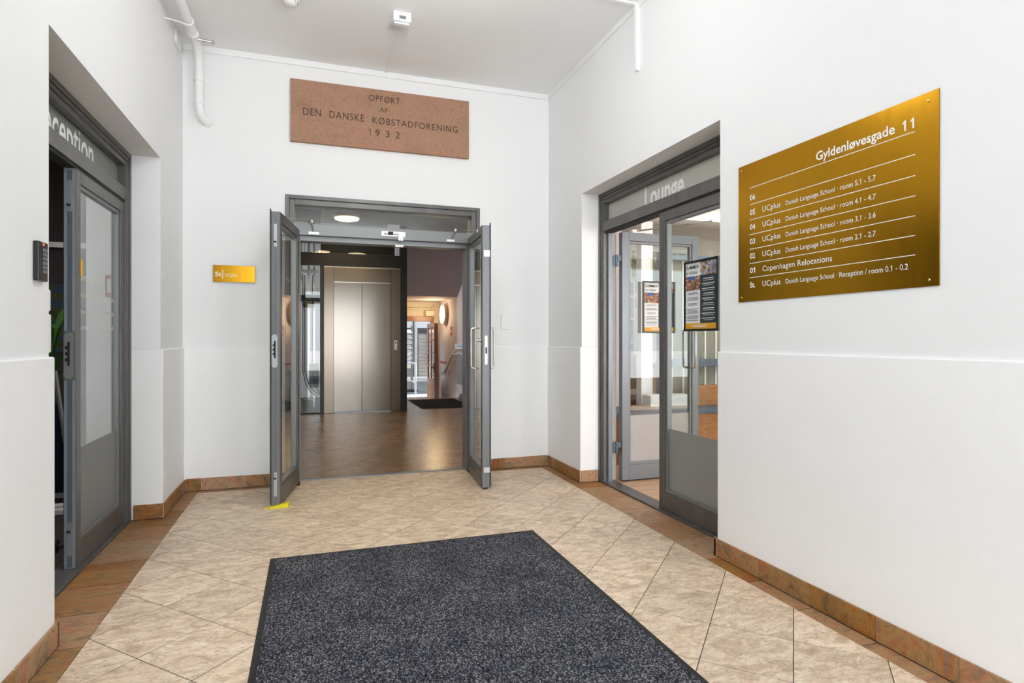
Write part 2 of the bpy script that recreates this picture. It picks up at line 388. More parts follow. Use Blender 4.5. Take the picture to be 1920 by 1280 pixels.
l.build('lower_plaster', M['plaster_low'], o, bevel=.006, label='rougher lower plaster standing slightly proud')
o = MB().box(XL - .3, XR + .3, YF, YB + .25, ZC, ZC + .1).build('ceiling', M['ceil']); tag(o, 'flat pale grey ceiling of the porch', 'ceiling', kind='structure')

# ---- ceiling battens
def trim(i, mb, label, m='trimw', bevel=.003): return tag(mb.build('trim_%d' % i, M[m], bevel=bevel), label, 'trim', kind='structure')
trim(1, MB().box(XL, XR, YB - .014, YB, ZC - .048, ZC), 'white batten along the top of the back wall')
trim(2, MB().box(XR - .014, XR, YF, YB - .014, ZC - .042, ZC), 'white batten along the top of the right wall')
trim(3, MB().box(.6, XR - .014, 3.40, 3.43, ZC - .016, ZC), 'white cable duct crossing the ceiling to the right wall')
t = MB().box(XR - .03, XR, 3.385, 3.415, 2.955, ZC - .016); trim(4, t, 'short white vertical cable duct hanging down the right wall')

# ---- porch floor
GAP = .0034; PT = .305
def clip(poly, a, b, c):
    """keep a*x+b*y<=c"""
    out = []
    for i in range(len(poly)):
        p, q = poly[i], poly[(i + 1) % len(poly)]
        dp, dq = a * p[0] + b * p[1] - c, a * q[0] + b * q[1] - c
        if dp <= 0: out.append(p)
        if dp * dq < 0: t = dp / (dp - dq); out.append((p[0] + t * (q[0] - p[0]), p[1] + t * (q[1] - p[1])))
    return out
def rclip(poly, r):
    for a, b, c in ((-1, 0, -r[0]), (1, 0, r[1]), (0, -1, -r[2]), (0, 1, r[3])):
        poly = clip(poly, a, b, c)
        if len(poly) < 3: return []
    return poly
def parea(p): return abs(sum(p[i][0] * p[(i + 1) % len(p)][1] - p[(i + 1) % len(p)][0] * p[i][1] for i in range(len(p)))) / 2
S2 = math.sqrt(2)
_full = {}
def tiles(parent, rects, m, irange, GAP=GAP):
    n = 0
    for i in irange:
        for j in irange:
            cxy = (((j - i) / S2 - .5655) * PT, (-(i + j + 1) / S2 + 13.5904) * PT)
            h = PT / S2 - GAP * S2 / 2 * 1.0
            full = [(cxy[0] - h, cxy[1]), (cxy[0], cxy[1] - h), (cxy[0] + h, cxy[1]), (cxy[0], cxy[1] + h)]
            pcs = []
            for r in rects:
                p = rclip(full, r)
                if len(p) >= 3 and parea(p) > 1.5e-4: pcs.append(p)
            if not pcs: continue
            dz = random.uniform(-.0002, .0002)
            if len(pcs) == 1 and abs(parea(pcs[0]) - parea(full)) < 1e-6:
                key = m.name
                if key not in _full:
                    me = bpy.data.meshes.new('tile'); b = MB().prism([(-h, 0), (0, -h), (h, 0), (0, h)], -.006, 0)
                    me.from_pydata(b.v, [], b.f); me.materials.append(m); _full[key] = me
                o = bpy.data.objects.new('tile', _full[key]); o.location = Vector((cxy[0], cxy[1], dz)) - world_off(parent); C.objects.link(o); o.parent = parent
            else:
                b = MB()
                for p in pcs: b.prism(p, -.006, 0)
                o = b.build('tile', m, parent)
                o.location.z += dz
            n += 1
    return n
fl = MB().box(XL - .6, XR + .6, YF, 5.02, -.06, -.0010).build('floor', M['grout']); tag(fl, 'porch floor of diagonal beige stone tiles with rust slate borders', 'floor', kind='structure')
TX0, TX1, TY1 = -.8195, 1.984, 4.868
tiles(fl, [(TX0, TX1, .55, TY1), (-.085, 1.305, TY1, 5.018)], M['tile'], range(-14, 16))
def slab(x0, x1, y0, y1, m='slate', parent=fl):
    g = .0022
    o = MB().box(x0 + g, x1 - g, y0 + g, y1 - g, -.008, random.uniform(-.0006, .0002)).build('border_slab', M[m], parent); return o
ys = [.75, 1.05, 1.355, 1.662, 1.967, 2.267, 2.572, 2.877, 3.18, 3.485, 3.79, 4.095, 4.40, 4.71, 4.94]
for a, b in zip(ys, ys[1:]):
    wide = a > 2.56 and b < 4.2
    if 4.09 < a < 4.1: slab(TX1, 2.072, 4.27, b); slab(TX1, 2.235, a, 4.27); continue
    slab(TX1, 2.235 if wide else 2.074, a, b)
ys = [.75, 1.05, 1.355, 1.662, 1.965, 2.27, 2.576, 2.879, 3.19, 3.497, 3.845, 4.10, 4.42, 4.70, 4.94]
for a, b in zip(ys, ys[1:]):
    wide = a > 2.57 and b < 4.2
    if 4.09 < a < 4.11: slab(-.921, TX0, 4.27, b); slab(-1.095, TX0, a, 4.27); continue
    slab(-1.095 if wide else -.921, TX0, a, b)
for a, b in ((TX0, -.5), (-.5, -.2), (1.42, 1.7), (1.7, TX1)): slab(a, b, TY1, YBl)

# ---- slate skirting
def skirting(name, label, segs):
    """segs: (axis, fixed coordinate front, back, [joints])"""
    root = thing(name, (0, 0, 0), label, 'skirting', kind='structure')
    for ax, f0, f1, js in segs:
        gr = MB()
        for a, b in zip(js, js[1:]):
            g = .0016
            if ax == 'y': MB().box(f0, f1, a + g, b - g, .004, .095 + random.uniform(-.0015, .0015)).build('skirting_tile', M['slate_w'], root, bevel=.001)
            else: MB().box(a + g, b - g, f0, f1, .004, .095 + random.uniform(-.0015, .0015)).build('skirting_tile', M['slate_w'], root, bevel=.001)
        back = f0 + (f1 - f0) * .35
        if ax == 'y': gr.box(back, f1, js[0], js[-1], .0045, .0935)
        else: gr.box(js[0], js[-1], back, f1, .0045, .0935)
        gr.build('joint_filler', M['grout_light'], root, kind='stuff')
        d = MB(); m0 = f0 + (f1 - f0) * .1
        if ax == 'y': d.box(m0, f1, js[0], js[-1], -.001, .0045)
        else: d.box(js[0], js[-1], m0, f1, -.001, .0045)
        d.build('shadow_gap_strip', M['dark'], root)  # black strip put in for the shadow gap under the skirting
    return root
skirting('baseboard_left', 'rust slate skirting tiles at the foot of the left wall', [
    ('y', -.909, -.919, [.75, 1.05, 1.36, 1.665, 1.97, 2.272, 2.584, 2.613]), ('x', 2.613, 2.603, [-1.09, -.909]),
    ('x', 4.255, 4.268, [-1.085, -.912]), ('y', -.909, -.919, [4.258, 4.418, 4.629, 4.807, 4.93])])
skirting('baseboard_right', 'rust slate skirting tiles at the foot of the right wall', [
    ('y', 2.062, 2.072, [.75, 1.06, 1.366, 1.668, 1.975, 2.281, 2.584, 2.615]), ('x', 2.615, 2.595, [2.062, 2.235]),
    ('x', 4.25, 4.262, [2.075, 2.232]), ('y', 2.062, 2.072, [4.252, 4.424, 4.735, 4.93])])
skirting('baseboard_back', 'rust slate skirting tiles at the foot of the back wall', [
    ('x', 4.930, 4.942, [-.908, -.80, -.495, BX0]), ('x', 4.930, 4.942, [BX1, 1.66, 1.967, 2.06])])

# ------------------------------------------------------------------ doors
def ring(mb, ax, f0, f1, a0, a1, z0, z1, wa, wt, wb=None):
    """rectangular ring; ax is the axis through the opening; a runs across; wb None = no bottom bar"""
    def B(a, b, c, d):
        if ax == 'x': mb.box(f0, f1, a, b, c, d)
        else: mb.box(a, b, f0, f1, c, d)
    B(a0, a0 + wa, z0, z1); B(a1 - wa, a1, z0, z1); B(a0 + wa, a1 - wa, z1 - wt, z1)
    if wb: B(a0 + wa, a1 - wa, z0, z0 + wb)
    return mb
def leaf(parent, loc, rot, w, h, y0, y1, mface, frost=0., z0=.012, stile=.062, top=.07, bot=.12, fm='frost', label=None, edge_plates=True):
    """local x: hinge to free edge, y: thickness y0..y1"""
    mb = MB(); ring(mb, 'y', y0, y1, 0, w, z0, h, stile, top, bot)
    ym = (y0 + y1) / 2
    L = mb.build('door_leaf', mface, parent, bevel=.0025, loc=tuple(Vector(loc) - world_off(parent)), rotz=rot, label=label)
    # glazing bead, stepped in from both faces
    b = MB(); ring(b, 'y', y0 + .010, y1 - .010, stile, w - stile, z0 + bot, h - top, .020, .020, .022)
    localpart(b, 'glazing_bead', M['metal_in'], L, bevel=.002)
    gx0, gx1, gz0, gz1 = stile + .012, w - stile - .012, z0 + bot + .012, h - top - .012
    zz = frost if frost else gz0
    localpart(MB().box(gx0, gx1, ym - .003, ym + .003, zz, gz1), 'glass_pane', M['glass'], L)
    if frost: localpart(MB().box(gx0, gx1, ym - .003, ym + .003, gz0, zz), 'frosted_pane', M[fm], L, label='frosted lower part of the glass')
    # free edge: rebate groove, rubber seal, lock and bolt plates
    localpart(MB().box(w - .0005, w + .0010, y0 + .004, y1 - .004, .014, h - .004), 'edge_face', M['metal_edge' if frost else 'metal_in'], L)
    localpart(MB().box(w + .0010, w + .0016, ym - .011, ym + .011, .02, h - .02), 'edge_groove', M['metal_b'], L)
    localpart(MB().box(0.01, w - .01, ym - .02, ym + .02, z0 - .009, z0), 'bottom_seal', M['dark'], L)
    return L
def pill(x, y, z0, z1, r, t, seg=8):
    """rounded plate facing +x at x"""
    pts = [(y + r * math.cos(a), z1 - r + r * math.sin(a)) for a in [math.pi * k / seg for k in range(seg + 1)]]
    pts += [(y - r * math.cos(a), z0 + r - r * math.sin(a)) for a in [math.pi * k / seg for k in range(seg + 1)]]
    return MB().extr(pts, 'x', x, x + t)
def edge_hardware(L, w, y0, y1, lock=True, bolts=True, strap=False):
    ym = (y0 + y1) / 2
    if bolts:
        for z0, z1, kz in ((1.80, 1.96, 1.835), (.075, .245, .20)):
            localpart(pill(w + .001, ym, z0, z1, .010, .003), 'flush_bolt', M['plate'], L)
            localpart(MB().box(w + .004, w + .010, ym - .012, ym + .006, kz - .005, kz + .005), 'bolt_lever', M['dark'], L)
    if lock:
        localpart(MB().box(w + .0005, w + .002, ym - .026, ym + .026, .955, 1.205), 'lock_backing', M['metal_in'], L)
        localpart(pill(w + .002, ym + (y0 - ym) * .2, .965, 1.195, .019, .003), 'lock_plate', M['plate'], L)
        k = MB().box(w + .005, w + .008, ym - .008, ym + .002, 1.03, 1.15)
        for z in (1.06, 1.09, 1.12): k.box(w + .005, w + .011, ym - .016, ym - .008, z - .008, z + .008)
        localpart(k, 'latch_slot', M['dark'], L)
def handle(L, x, ya, yb, z0, z1, r=.009, name='pull_handle'):
    """D handle from face ya out to yb at local x"""
    k = .02 if yb > ya else -.02
    pts = [(x, ya, z0), (x, yb - k, z0), (x, yb - k * .3, z0 + .006), (x, yb, z0 + .02), (x, yb, z1 - .02), (x, yb - k * .3, z1 - .006), (x, yb - k, z1), (x, ya, z1)]
    return localpart(MB().tube(pts, r, 12), name, M['chrome'], L)

# ---- door_1: the double doors in the back wall
D1 = thing('door_1', (.61, YB, 0), 'grey steel glazed double door standing open in the back wall under its transom', 'door', kind='structure')
fr = MB(); ring(fr, 'y', 4.936, 5.10, BX0, BX1, 0, BZ, .030, .030)
ring(fr, 'y', 4.950, 5.10, BX0 + .03, BX1 - .03, 0, BZ - .03, .042, .045)
fr.build('door_frame', M['metal'], D1, bevel=.003)
fr = MB().box(BX0 + .03, BX1 - .03, 4.944, 5.06, 2.004, 2.098).box(BX0 + .07, BX1 - .07, 4.985, 5.10, 1.962, 2.006)
fr.box(BX0 + .07, -.083, 4.985, 5.10, 0, 1.97).box(1.302, BX1 - .07, 4.985, 5.10, 0, 1.97)
fr.build('transom_rail', M['metal_in'], D1, bevel=.003, label='lighter grey rail between transom and door leaves')
MB().box(BX0 + .07, BX1 - .07, 4.99, 4.996, 2.098, BZ - .07).build('transom_pane', M['glass'], D1)
MB().box(-.085, 1.305, 5.018, 5.075, -.004, .007).build('threshold', M['metal_b'], D1, bevel=.003)
# left leaf
aL = math.atan2(-.675, -.116)
LL = leaf(D1, (-.090, 4.948, 0), aL, .672, 2.045, -.062, 0, M['metal'], label='left leaf, swung out and held by a yellow wedge')
edge_hardware(LL, .672, -.062, 0)
localpart(MB().box(.66, .688, -.066, -.062, .02, 2.062), 'meeting_strip', M['metal'], LL)
put_text('opening_hours_lettering', 'opening hours', (.20, .0035 - .031, 1.60), (1, 0, 0), .30, .03, M['letter_white'], LL, local=True)
aR = math.atan2(-.651, -.053)
LR = leaf(D1, (1.309, 4.955, 0), aR, .655, 2.045, 0, .062, M['metal'], label='right leaf, swung out with a steel pull handle on each side')
localpart(pill(.656, .031, .965, 1.19, .011, .003), 'lock_plate', M['plate'], LR)
localpart(MB().box(.659, .662, .025, .037, 1.05, 1.10), 'latch_slot', M['dark'], LR)
localpart(MB().box(.659, .664, .012, .06, 1.80, 1.85).box(.659, .664, .012, .06, .13, .17), 'strike_plate', M['plate'], LR)
localpart(MB().box(.64, .672, .062, .066, .02, 2.062), 'meeting_strip', M['metal'], LR)
handle(LR, .515, 0, -.062, .93, 1.25); handle(LR, .515, .062, .125, .93, 1.25)
localpart(MB().lathe([(.012, 0), (.012, -.02), (.016, -.024), (.016, -.034)], (.62, 0, 1.155), 'y', 16), 'lock_cylinder', M['chrome'], LR)
localpart(MB().box(.44, .48, -.006, 0, 2.02, 2.045), 'closer_bracket', M['white_plastic'], LR)
# closer arms and bolt on the transom rail
MB().tube([(-.16, 4.68, 2.075), (.005, 4.90, 2.10)], .005).tube([(.005, 4.90, 2.10), (.015, 4.94, 2.035)], .006).lathe([(.013, -.01), (.013, .012)], (.005, 4.9, 2.105), 'z', 12).box(-.02, .06, 4.934, 4.944, 2.012, 2.03).build('closer_arm', M['chrome'], D1)
MB().tube([(1.30, 4.70, 2.075), (1.19, 4.90, 2.10)], .005).tube([(1.19, 4.90, 2.10), (1.17, 4.94, 2.035)], .006).lathe([(.013, -.01), (.013, .012)], (1.19, 4.9, 2.105), 'z', 12).box(1.12, 1.19, 4.934, 4.944, 2.012, 2.03).build('closer_arm', M['chrome'], D1)
MB().box(.56, .76, 4.934, 4.944, 2.030, 2.07).tube([(.58, 4.928, 2.05), (.74, 4.928, 2.05)], .008).box(.70, .74, 4.915, 4.934, 1.995, 2.06).build('centre_catch', M['plate'], D1)
MB().box(.615, .655, 4.915, 4.934, 2.04, 2.065).build('catch_buffer', M['dark'], D1)
MB().box(.68, .75, 4.97, 4.985, 1.948, 1.968).build('door_contact', M['white_plastic'], D1)

def side_door(n, s, xf, n0, f0, label, word):
    """s=+1 opening faces -x (right wall), s=-1 faces +x (left wall)"""
    D = thing('door_%d' % n, (xf, (n0 + f0) / 2, 0), label, 'door', kind='structure')
    X = lambda d: xf + s * d
    fr = MB(); ring(fr, 'x', X(0), X(.09), n0, f0, 0, OPT, .022, .028)
    ring(fr, 'x', X(.010), X(.09), n0 + .022, f0 - .022, 0, OPT - .028, .020, .022)
    ring(fr, 'x', X(.018), X(.09), n0 + .042, f0 - .042, 0, OPT - .05, .014, .03)
    fr.build('door_frame', M['metal'], D, bevel=.002)
    MB().box(X(.016), X(.09), n0 + .05, f0 - .05, 2.036, 2.115).build('transom_rail', M['metal'], D, bevel=.003)
    MB().box(X(.026), X(.09), n0 + .05, f0 - .05, 1.99 + .03, 2.036).build('head_stop', M['dark'], D)
    rb = MB().box(X(.052), X(.09), n0 + .056, n0 + .076, .01, 2.03).box(X(.052), X(.09), f0 - .076, f0 - .056, .01, 2.03)
    rb.build('jamb_rebate', M['metal_b'], D, bevel=.002)
    gl = MB().box(X(.064), X(.070), n0 + .056, f0 - .056, 2.115, OPT - .08); gl.build('transom_pane', M['frost_green' if s < 0 else 'frost_pale'], D, label='frosted transom glass')
    MB().box(X(.0), X(.12), n0, f0, -.004, .012).build('threshold', M['metal'], D, bevel=.003)
    return D, X
D2, X2 = side_door(2, -1, -1.095, LN, LF, 'grey steel glazed double door to the reception in the left wall recess', 'Reception')
put_text('transom_lettering', 'Reception', (-1.159, 3.055, 2.108), (0, 1, 0), .735, .165, M['clear_letter'], D2, bold=.012)
L2 = leaf(D2, (-1.122, 4.212, 0), -math.pi / 2, .782, 2.028, -.055, 0, M['metal'], frost=.60, label='closed far leaf with opening hours on the glass')
edge_hardware(L2, .782, -.055, 0)
# words on the far leaf: local x runs from the hinge (far) to the free edge (near)
def hours(body, xa, xb, z, cap):
    # visible from +x side: reading direction near -> far, which is local -x
    me = put_text('opening_hours_lettering', body, (xb, -.0235, z), (-1, 0, 0), xb - xa, cap, M['letter_white'], L2, local=True, proud=.0)
    return me
hours('Opening hours', .30, .70, 1.475, .034)
hours('Monday-Thursday', .34, .70, 1.385, .022); hours('08.30-20.00', .13, .30, 1.385, .022)
hours('Friday', .58, .70, 1.30, .022); hours('08.30-15.00', .13, .30, 1.30, .022)
hours('Saturday', .54, .70, 1.215, .022); hours('08.30-12.00', .13, .30, 1.215, .022)
localpart(MB().tube([(.74, -.055, .12), (.74, -.10, .12)], .012).lathe([(.012, 0), (.034, -.004), (.034, -.026), (.012, -.03)], (.74, -.09, .12), 'y', 20), 'rubber_stop', M['dark'], L2)
L2b = leaf(D2, (-1.178, 2.64, 0), math.pi, .782, 2.028, -.055, 0, M['metal'], frost=.60, label='near leaf opened inwards, hidden behind the wall')

D3, X3 = side_door(3, 1, 2.235, RN, RF, 'grey steel glazed double door to the lounge in the right wall recess', 'Lounge')
put_text('transom_lettering', 'Lounge', (2.299, 3.668, 2.102), (0, -1, 0), .468, .156, M['clear_letter'], D3, bold=.02)
L3 = leaf(D3, (2.262, 2.640, 0), math.pi / 2, .790, 2.028, -.055, 0, M['metal'], frost=.56, label='closed near leaf with a black framed poster')
L3b = leaf(D3, (2.405, 4.172, 0), 0, .735, 2.035, 0, .055, M['metal_b'], frost=.535, fm='frost_lit', label='far leaf opened inwards at a right angle')
for y1 in (0,):
    handle(L3b, .66, 0, -.06, .92, 1.24); handle(L3b, .66, .055, .115, .92, 1.24)
for z in (.28, 1.80):
    MB().lathe([(.014, -.045), (.014, 0)], (2.36, 4.19, z), 'z', 14).build('hinge', M['bluegrey'], D3)
    MB().lathe([(.014, .002), (.014, .047)], (2.36, 4.19, z), 'z', 14).box(2.33, 2.36, 4.186, 4.196, z - .04, z + .04).box(2.36, 2.405, 4.186, 4.196, z, z + .045).build('hinge', M['bluegrey'], D3)
for z in (.22, .80, 1.22, 1.68):
    MB().lathe([(.008, -.002), (.008, .0)], (2.29, 4.192, z), 'y', 10).build('frame_plug', M['dark'], D3)
MB().tube([(2.55, 4.16, 2.05), (2.95, 3.75, 2.075)], .007).box(2.5, 2.62, 4.17, 4.22, 2.035, 2.06).build('closer_arm', M['chrome'], D3)

# ------------------------------------------------------------------ posters (framed, with drawn layout)
def poster(name, p0, ux, w, h, title1, title2, label, n_off=0.):
    ux = Vector(ux); uz = Vector((0, 0, 1)); n = ux.cross(uz)
    root = thing(name, tuple(Vector(p0) + ux * w / 2), label, 'poster')
    def pl(a0, a1, b0, b1, m, nm, d0=.006, d1=.0075, par=root, lab=None):
        P = [Vector(p0) + ux * a + uz * b for a, b in ((a0, b0), (a1, b0), (a1, b1), (a0, b1))]
        mb = MB(); mb.v = [tuple(q + n * d0) for q in P] + [tuple(q + n * d1) for q in P]
        mb.f = [[3, 2, 1, 0], [4, 5, 6, 7], [0, 1, 5, 4], [1, 2, 6, 5], [2, 3, 7, 6], [3, 0, 4, 7]]
        return mb.build(nm, M[m], par, label=lab)
    f = .014
    fm = MB()
    for a0, a1, b0, b1 in ((0, f, 0, h), (w - f, w, 0, h), (f, w - f, 0, f), (f, w - f, h - f, h)):
        P = [Vector(p0) + ux * a + uz * b for a, b in ((a0, b0), (a1, b0), (a1, b1), (a0, b1))]; k = len(fm.v)
        fm.v += [tuple(q) for q in P] + [tuple(q + n * .012) for q in P]
        fm.f += [[k + i for i in qd] for qd in ([3, 2, 1, 0], [4, 5, 6, 7], [0, 1, 5, 4], [1, 2, 6, 5], [2, 3, 7, 6], [3, 0, 4, 7])]
    fm.build('poster_frame', M['black'], root)
    sheet = pl(f, w - f, f, h - f, 'paper', 'sheet', .001, .006)
    iw = w - 2 * f; ih = h - 2 * f; X = lambda u: f + iw * u; Z = lambda v: f + ih * v
    pl(X(0), X(1), Z(0), Z(.085), 'orange', 'orange_band')
    pl(X(.485), X(1), Z(.085), Z(.80), 'navy', 'programme_panel')
    pl(X(.485), X(1), Z(.80), Z(1), 'photo_b', 'street_photo')
    pl(X(0), X(.485), Z(.585), Z(.80), 'photo_a', 'crowd_photo')
    pl(X(.12), X(.30), Z(.745), Z(.80), 'blue', 'blue_patch', .0076, .008)
    q = lambda u, v, d=.0085: Vector(p0) + ux * X(u) + uz * Z(v) + n * d
    put_text('poster_title', title1, q(.03, .91), ux, iw * .42, ih * .055, M['ink'], root, bold=.003, proud=0)
    put_text('poster_title', title2, q(.03, .835), ux, iw * .37, ih * .046, M['ink'], root, proud=0)
    r = random.Random(3)
    tm = MB()
    for v in (.545, .525, .475, .455, .435, .38, .36, .30, .275, .255, .235, .195, .175, .155, .125):
        wd = r.uniform(.28, .42); c = .2425
        tm2 = [Vector(p0) + ux * X(a) + uz * Z(b) + n * .0082 for a, b in ((c - wd / 2, v), (c + wd / 2, v), (c + wd / 2, v + .009), (c - wd / 2, v + .009))]
        k = len(tm.v); tm.v += [tuple(x) for x in tm2]; tm.f.append([k, k + 1, k + 2, k + 3])
    tm.build('small_print', M['inkgrey'], root, kind='stuff')
    tm = MB()
    for i in range(9):
        for dv, wd in ((0, r.uniform(.30, .42)), (-.025, r.uniform(.22, .40))):
            v = .735 - i * .073 + dv; c = .7425; hh = .011 if dv == 0 else .006
            k = len(tm.v); tm.v += [tuple(Vector(p0) + ux * X(a) + uz * Z(b) + n * .0082) for a, b in ((c - wd / 2, v), (c + wd / 2, v), (c + wd / 2, v + hh), (c - wd / 2, v + hh))]; tm.f.append([k, k + 1, k + 2, k + 3])
    for v, wd in ((.05, .5), (.03, .42)):
        c = .45; k = len(tm.v); tm.v += [tuple(Vector(p0) + ux * X(a) + uz * Z(b) + n * .0082) for a, b in ((c - wd / 2, v), (c + wd / 2, v), (c + wd / 2, v + .009), (c - wd / 2, v + .009))]; tm.f.append([k, k + 1, k + 2, k + 3])
    tm.build('small_print', M['paper'], root, kind='stuff')
    return root
poster('framed_poster', (2.258, 3.133, 1.212), (0, -1, 0), .325, .436, 'SUMMER', 'at UCplus', 'black framed SUMMER poster on the closed near lounge door leaf')
poster('framed_poster', (2.588, 4.168, 1.212), (1, 0, 0), .31, .428, 'SOMMER', 'hos UCplus', 'black framed SOMMER poster on the opened lounge door leaf')

# ------------------------------------------------------------------ signs
ST = thing('stone_plaque', (.58, 4.94, 2.75), 'reddish sandstone plaque with incised founding inscription above the double doors', 'plaque')
MB().box(-.159, 1.316, 4.922, YB - .0005, 2.748, 3.249).build('stone_slab', M['stone'], ST, bevel=.002)
U3 = (1, 0, 0)
for body, x0, x1, zb, cap, sp in (('OPFØRT', .455, .713, 3.147, .049, 1.1), ('AF', .543, .612, 3.063, .037, 1.1), ('DEN', -.063, .075, 2.967, .057, 1.1), ('DANSKE', .140, .418, 2.965, .057, 1.1),
                              ('KØBSTADFORENING', .485, 1.213, 2.960, .054, 1.15), ('1', .458, .470, 2.858, .056, 1), ('9', .508, .545, 2.857, .055, 1), ('3', .592, .626, 2.856, .055, 1), ('2', .676, .712, 2.855, .055, 1)):
    put_text('incised_lettering', body, (x0, 4.922, zb), U3, x1 - x0, cap, M['incised'], ST, spacing=sp, bold=.004)
mb = MB()
for (a, b) in (((.615, 3.135), (.628, 3.115)), ((.625, 3.12), (.645, 3.108)), ((.64, 3.10), (.662, 3.096)), ((.66, 3.10), (.69, 3.12)), ((.668, 3.118), (.676, 3.105))):
    mb.tube([(a[0], 4.921, a[1]), (b[0], 4.921, b[1])], .005, 6)
mb.build('putty_stain', M['putty'], ST, kind='stuff', label='yellow-brown remains of putty below the first line')

BR = thing('brass_directory', (XR, 1.93, 1.349), 'large brass directory plate listing floors and rooms on the right wall', 'sign')
KB = (XR - .005) / 2.063
by = lambda y: y * KB
bz = lambda z: 1.1648 + (z - 1.1648) * KB
BXF = XR - .005
MB().box(BXF, XR - .0005, by(1.432), by(2.421), bz(1.349), bz(2.032)).build('brass_plate', M['brass'], BR)
UR = (0, -1, 0)
def btext(nm, body, y, z, w, cap, **k): return put_text(nm, body, (BXF, by(y), bz(z)), UR, w * KB, cap * KB, M['letter_white'], BR, **k)
btext('street_name_lettering', 'Gyldenløvesgade', 1.945, 1.929, .354, .036, bold=.016)
btext('house_number_lettering', '11', 1.562, 1.925, .044, .036, bold=.02, spacing=1.25)
for z in (1.910, 1.8275, 1.7515, 1.679, 1.607, 1.5365, 1.4665):
    MB().box(BXF - .0008, BXF, by(1.515), by(2.342), bz(z) - .0014, bz(z) + .0014).build('dividing_line', M['letter_white'], BR)
for i, (fl_no, nm, rest) in enumerate((('06', None, None), ('05', 'UCplus', 'Danish Language School · room 5.1 - 5.7'), ('04', 'UCplus', 'Danish Language School · room 4.1 - 4.7'),
        ('03', 'UCplus', 'Danish Language School · room 3.1 - 3.6'), ('02', 'UCplus', 'Danish Language School · room 2.1 - 2.7'), ('01', 'Copenhagen Relocations', None), ('St.', 'UCplus', 'Danish Language School · Reception / room 0.1 - 0.2'))):
    z = (1.848, 1.775, 1.703, 1.632, 1.5605, 1.489, 1.4175)[i]
    btext('floor_number_lettering', fl_no, 2.339, z, .034, .025, bold=.018)
    if nm: btext('tenant_lettering', nm, 2.256, z, .112 if nm == 'UCplus' else .392, .0255)
    if rest:
        if fl_no == 'St.': btext('room_lettering', rest, 2.113, z, .572, .021)
        else: btext('room_lettering', rest, 2.113, z, .445, .0205)
for y, z in ((2.398, 2.008), (1.468, 2.002), (2.398, 1.372), (1.466, 1.372)):
    MB().lathe([(.005, 0), (.005, -.002), (.003, -.004)], (BXF, by(y), bz(z)), 'x', 14).build('screw', M['brass_bright'], BR)
SB = thing('brass_sign', (-.57, YB, 1.606), 'small brass St UCplus sign left of the double doors', 'sign')
MB().box(-.721, -.421, YB - .016, YB - .0005, 1.606, 1.735).build('brass_plate', M['brass'], SB, bevel=.001)
yb = YB - .016
put_text('floor_lettering', 'St', (-.705, yb, 1.650), U3, .042, .032, M['letter_white'], SB, bold=.02)
MB().box(-.655, -.650, yb - .001, yb, 1.632, 1.698).build('dividing_line', M['letter_white'], SB)
put_text('tenant_lettering', 'UCplus', (-.638, yb, 1.650), U3, .088, .024, M['letter_white'], SB)

SW = thing('light_switch', (1.666, YB, 1.247), 'square white blind switch plate right of the double doors', 'switch')
MB().box(1.623, 1.71, YB - .011, YB, 1.249, 1.382).build('switch_plate', M['white_plastic'], SW, bevel=.004)
KP = thing('keypad', (XL, 2.48, 1.375), 'slim black access keypad on the left wall beside the reception door', 'keypad')
MB().box(XL, XL + .018, 2.452, 2.528, 1.372, 1.512).build('keypad_body', M['black'], KP, bevel=.003)
for r in range(6):
    for c in range(2):
        y = 2.487 + c * .017; z = 1.490 - r * .0155
        MB().box(XL + .018, XL + .0195, y, y + .013, z - .0115, z - .001).build('key', M['inkgrey'], KP)
MB().box(XL + .018, XL + .0192, 2.484, 2.494, 1.500, 1.506).build('indicator_light', mat('red_indicator', (1, .1, .02), .4, emis=(1, .15, .03), estr=2), KP, label='small red indicator light')
for nm, z0, z1, d in (('door_contact_cover', 1.268, 1.350, .030), ('door_contact_cover', 1.112, 1.258, .034)):
    o = MB().box(XL - .040, XL - .003, LN, LN + d, z0, z1).build(nm, M['white_plastic'], bevel=.006)
    tag(o, 'short white cover on the near jamb of the reception recess' if z1 > 1.3 else 'long white cover below the short one on the reception jamb', 'switch', 'covers on the reception jamb')

# ------------------------------------------------------------------ ceiling things
PP = thing('ceiling_pipe', (-.82, 4.86, 3.3), 'white painted pipe in the left ceiling corner bending into the back wall', 'pipe')
def arc(c, r, a0, a1, u, v, n=7): return [tuple(Vector(c) + Vector(u) * r * math.cos(a0 + (a1 - a0) * k / n) + Vector(v) * r * math.sin(a0 + (a1 - a0) * k / n)) for k in range(n + 1)]
px = -.805
pts = [(px, YF + .05, 3.352), (px, 4.70, 3.352), (px, 4.77, 3.345), (px, 4.83, 3.31), (px, 4.865, 3.25), (px, 4.872, 3.18), (px, 4.872, 2.93), (px + .005, 4.878, 2.88), (px + .018, 4.895, 2.845), (px + .035, 4.92, 2.832), (px + .05, YB, 2.832)]
MB().tube(pts, .030, 18).build('pipe', M['trimw'], PP)
for (p, q) in (((px, 4.45, 3.352), (px, 4.49, 3.352)), ((px, 4.62, 3.352), (px, 4.66, 3.352)), ((px, 4.872, 3.14), (px, 4.872, 3.11)), ((px, 4.872, 2.955), (px, 4.872, 2.94)), ((px + .045, 4.94, 2.832), (px + .05, YB, 2.832))):
    MB().tube([p, q], .036, 18).build('pipe_collar', M['trimw'], PP)
MB().tube([(XL, 4.36, 3.30), (-.86, 4.40, 3.31), (px + .02, 4.44, 3.31)], .005).build('pipe_bracket', M['trimw'], PP)
MB().tube([(px, 4.66, 3.33), (px + .12, 4.68, 3.33)], .010).lathe([(.014, 0), (.014, .02)], (px + .12, 4.68, 3.32), 'z', 12).build('drain_tap', M['chrome'], PP)
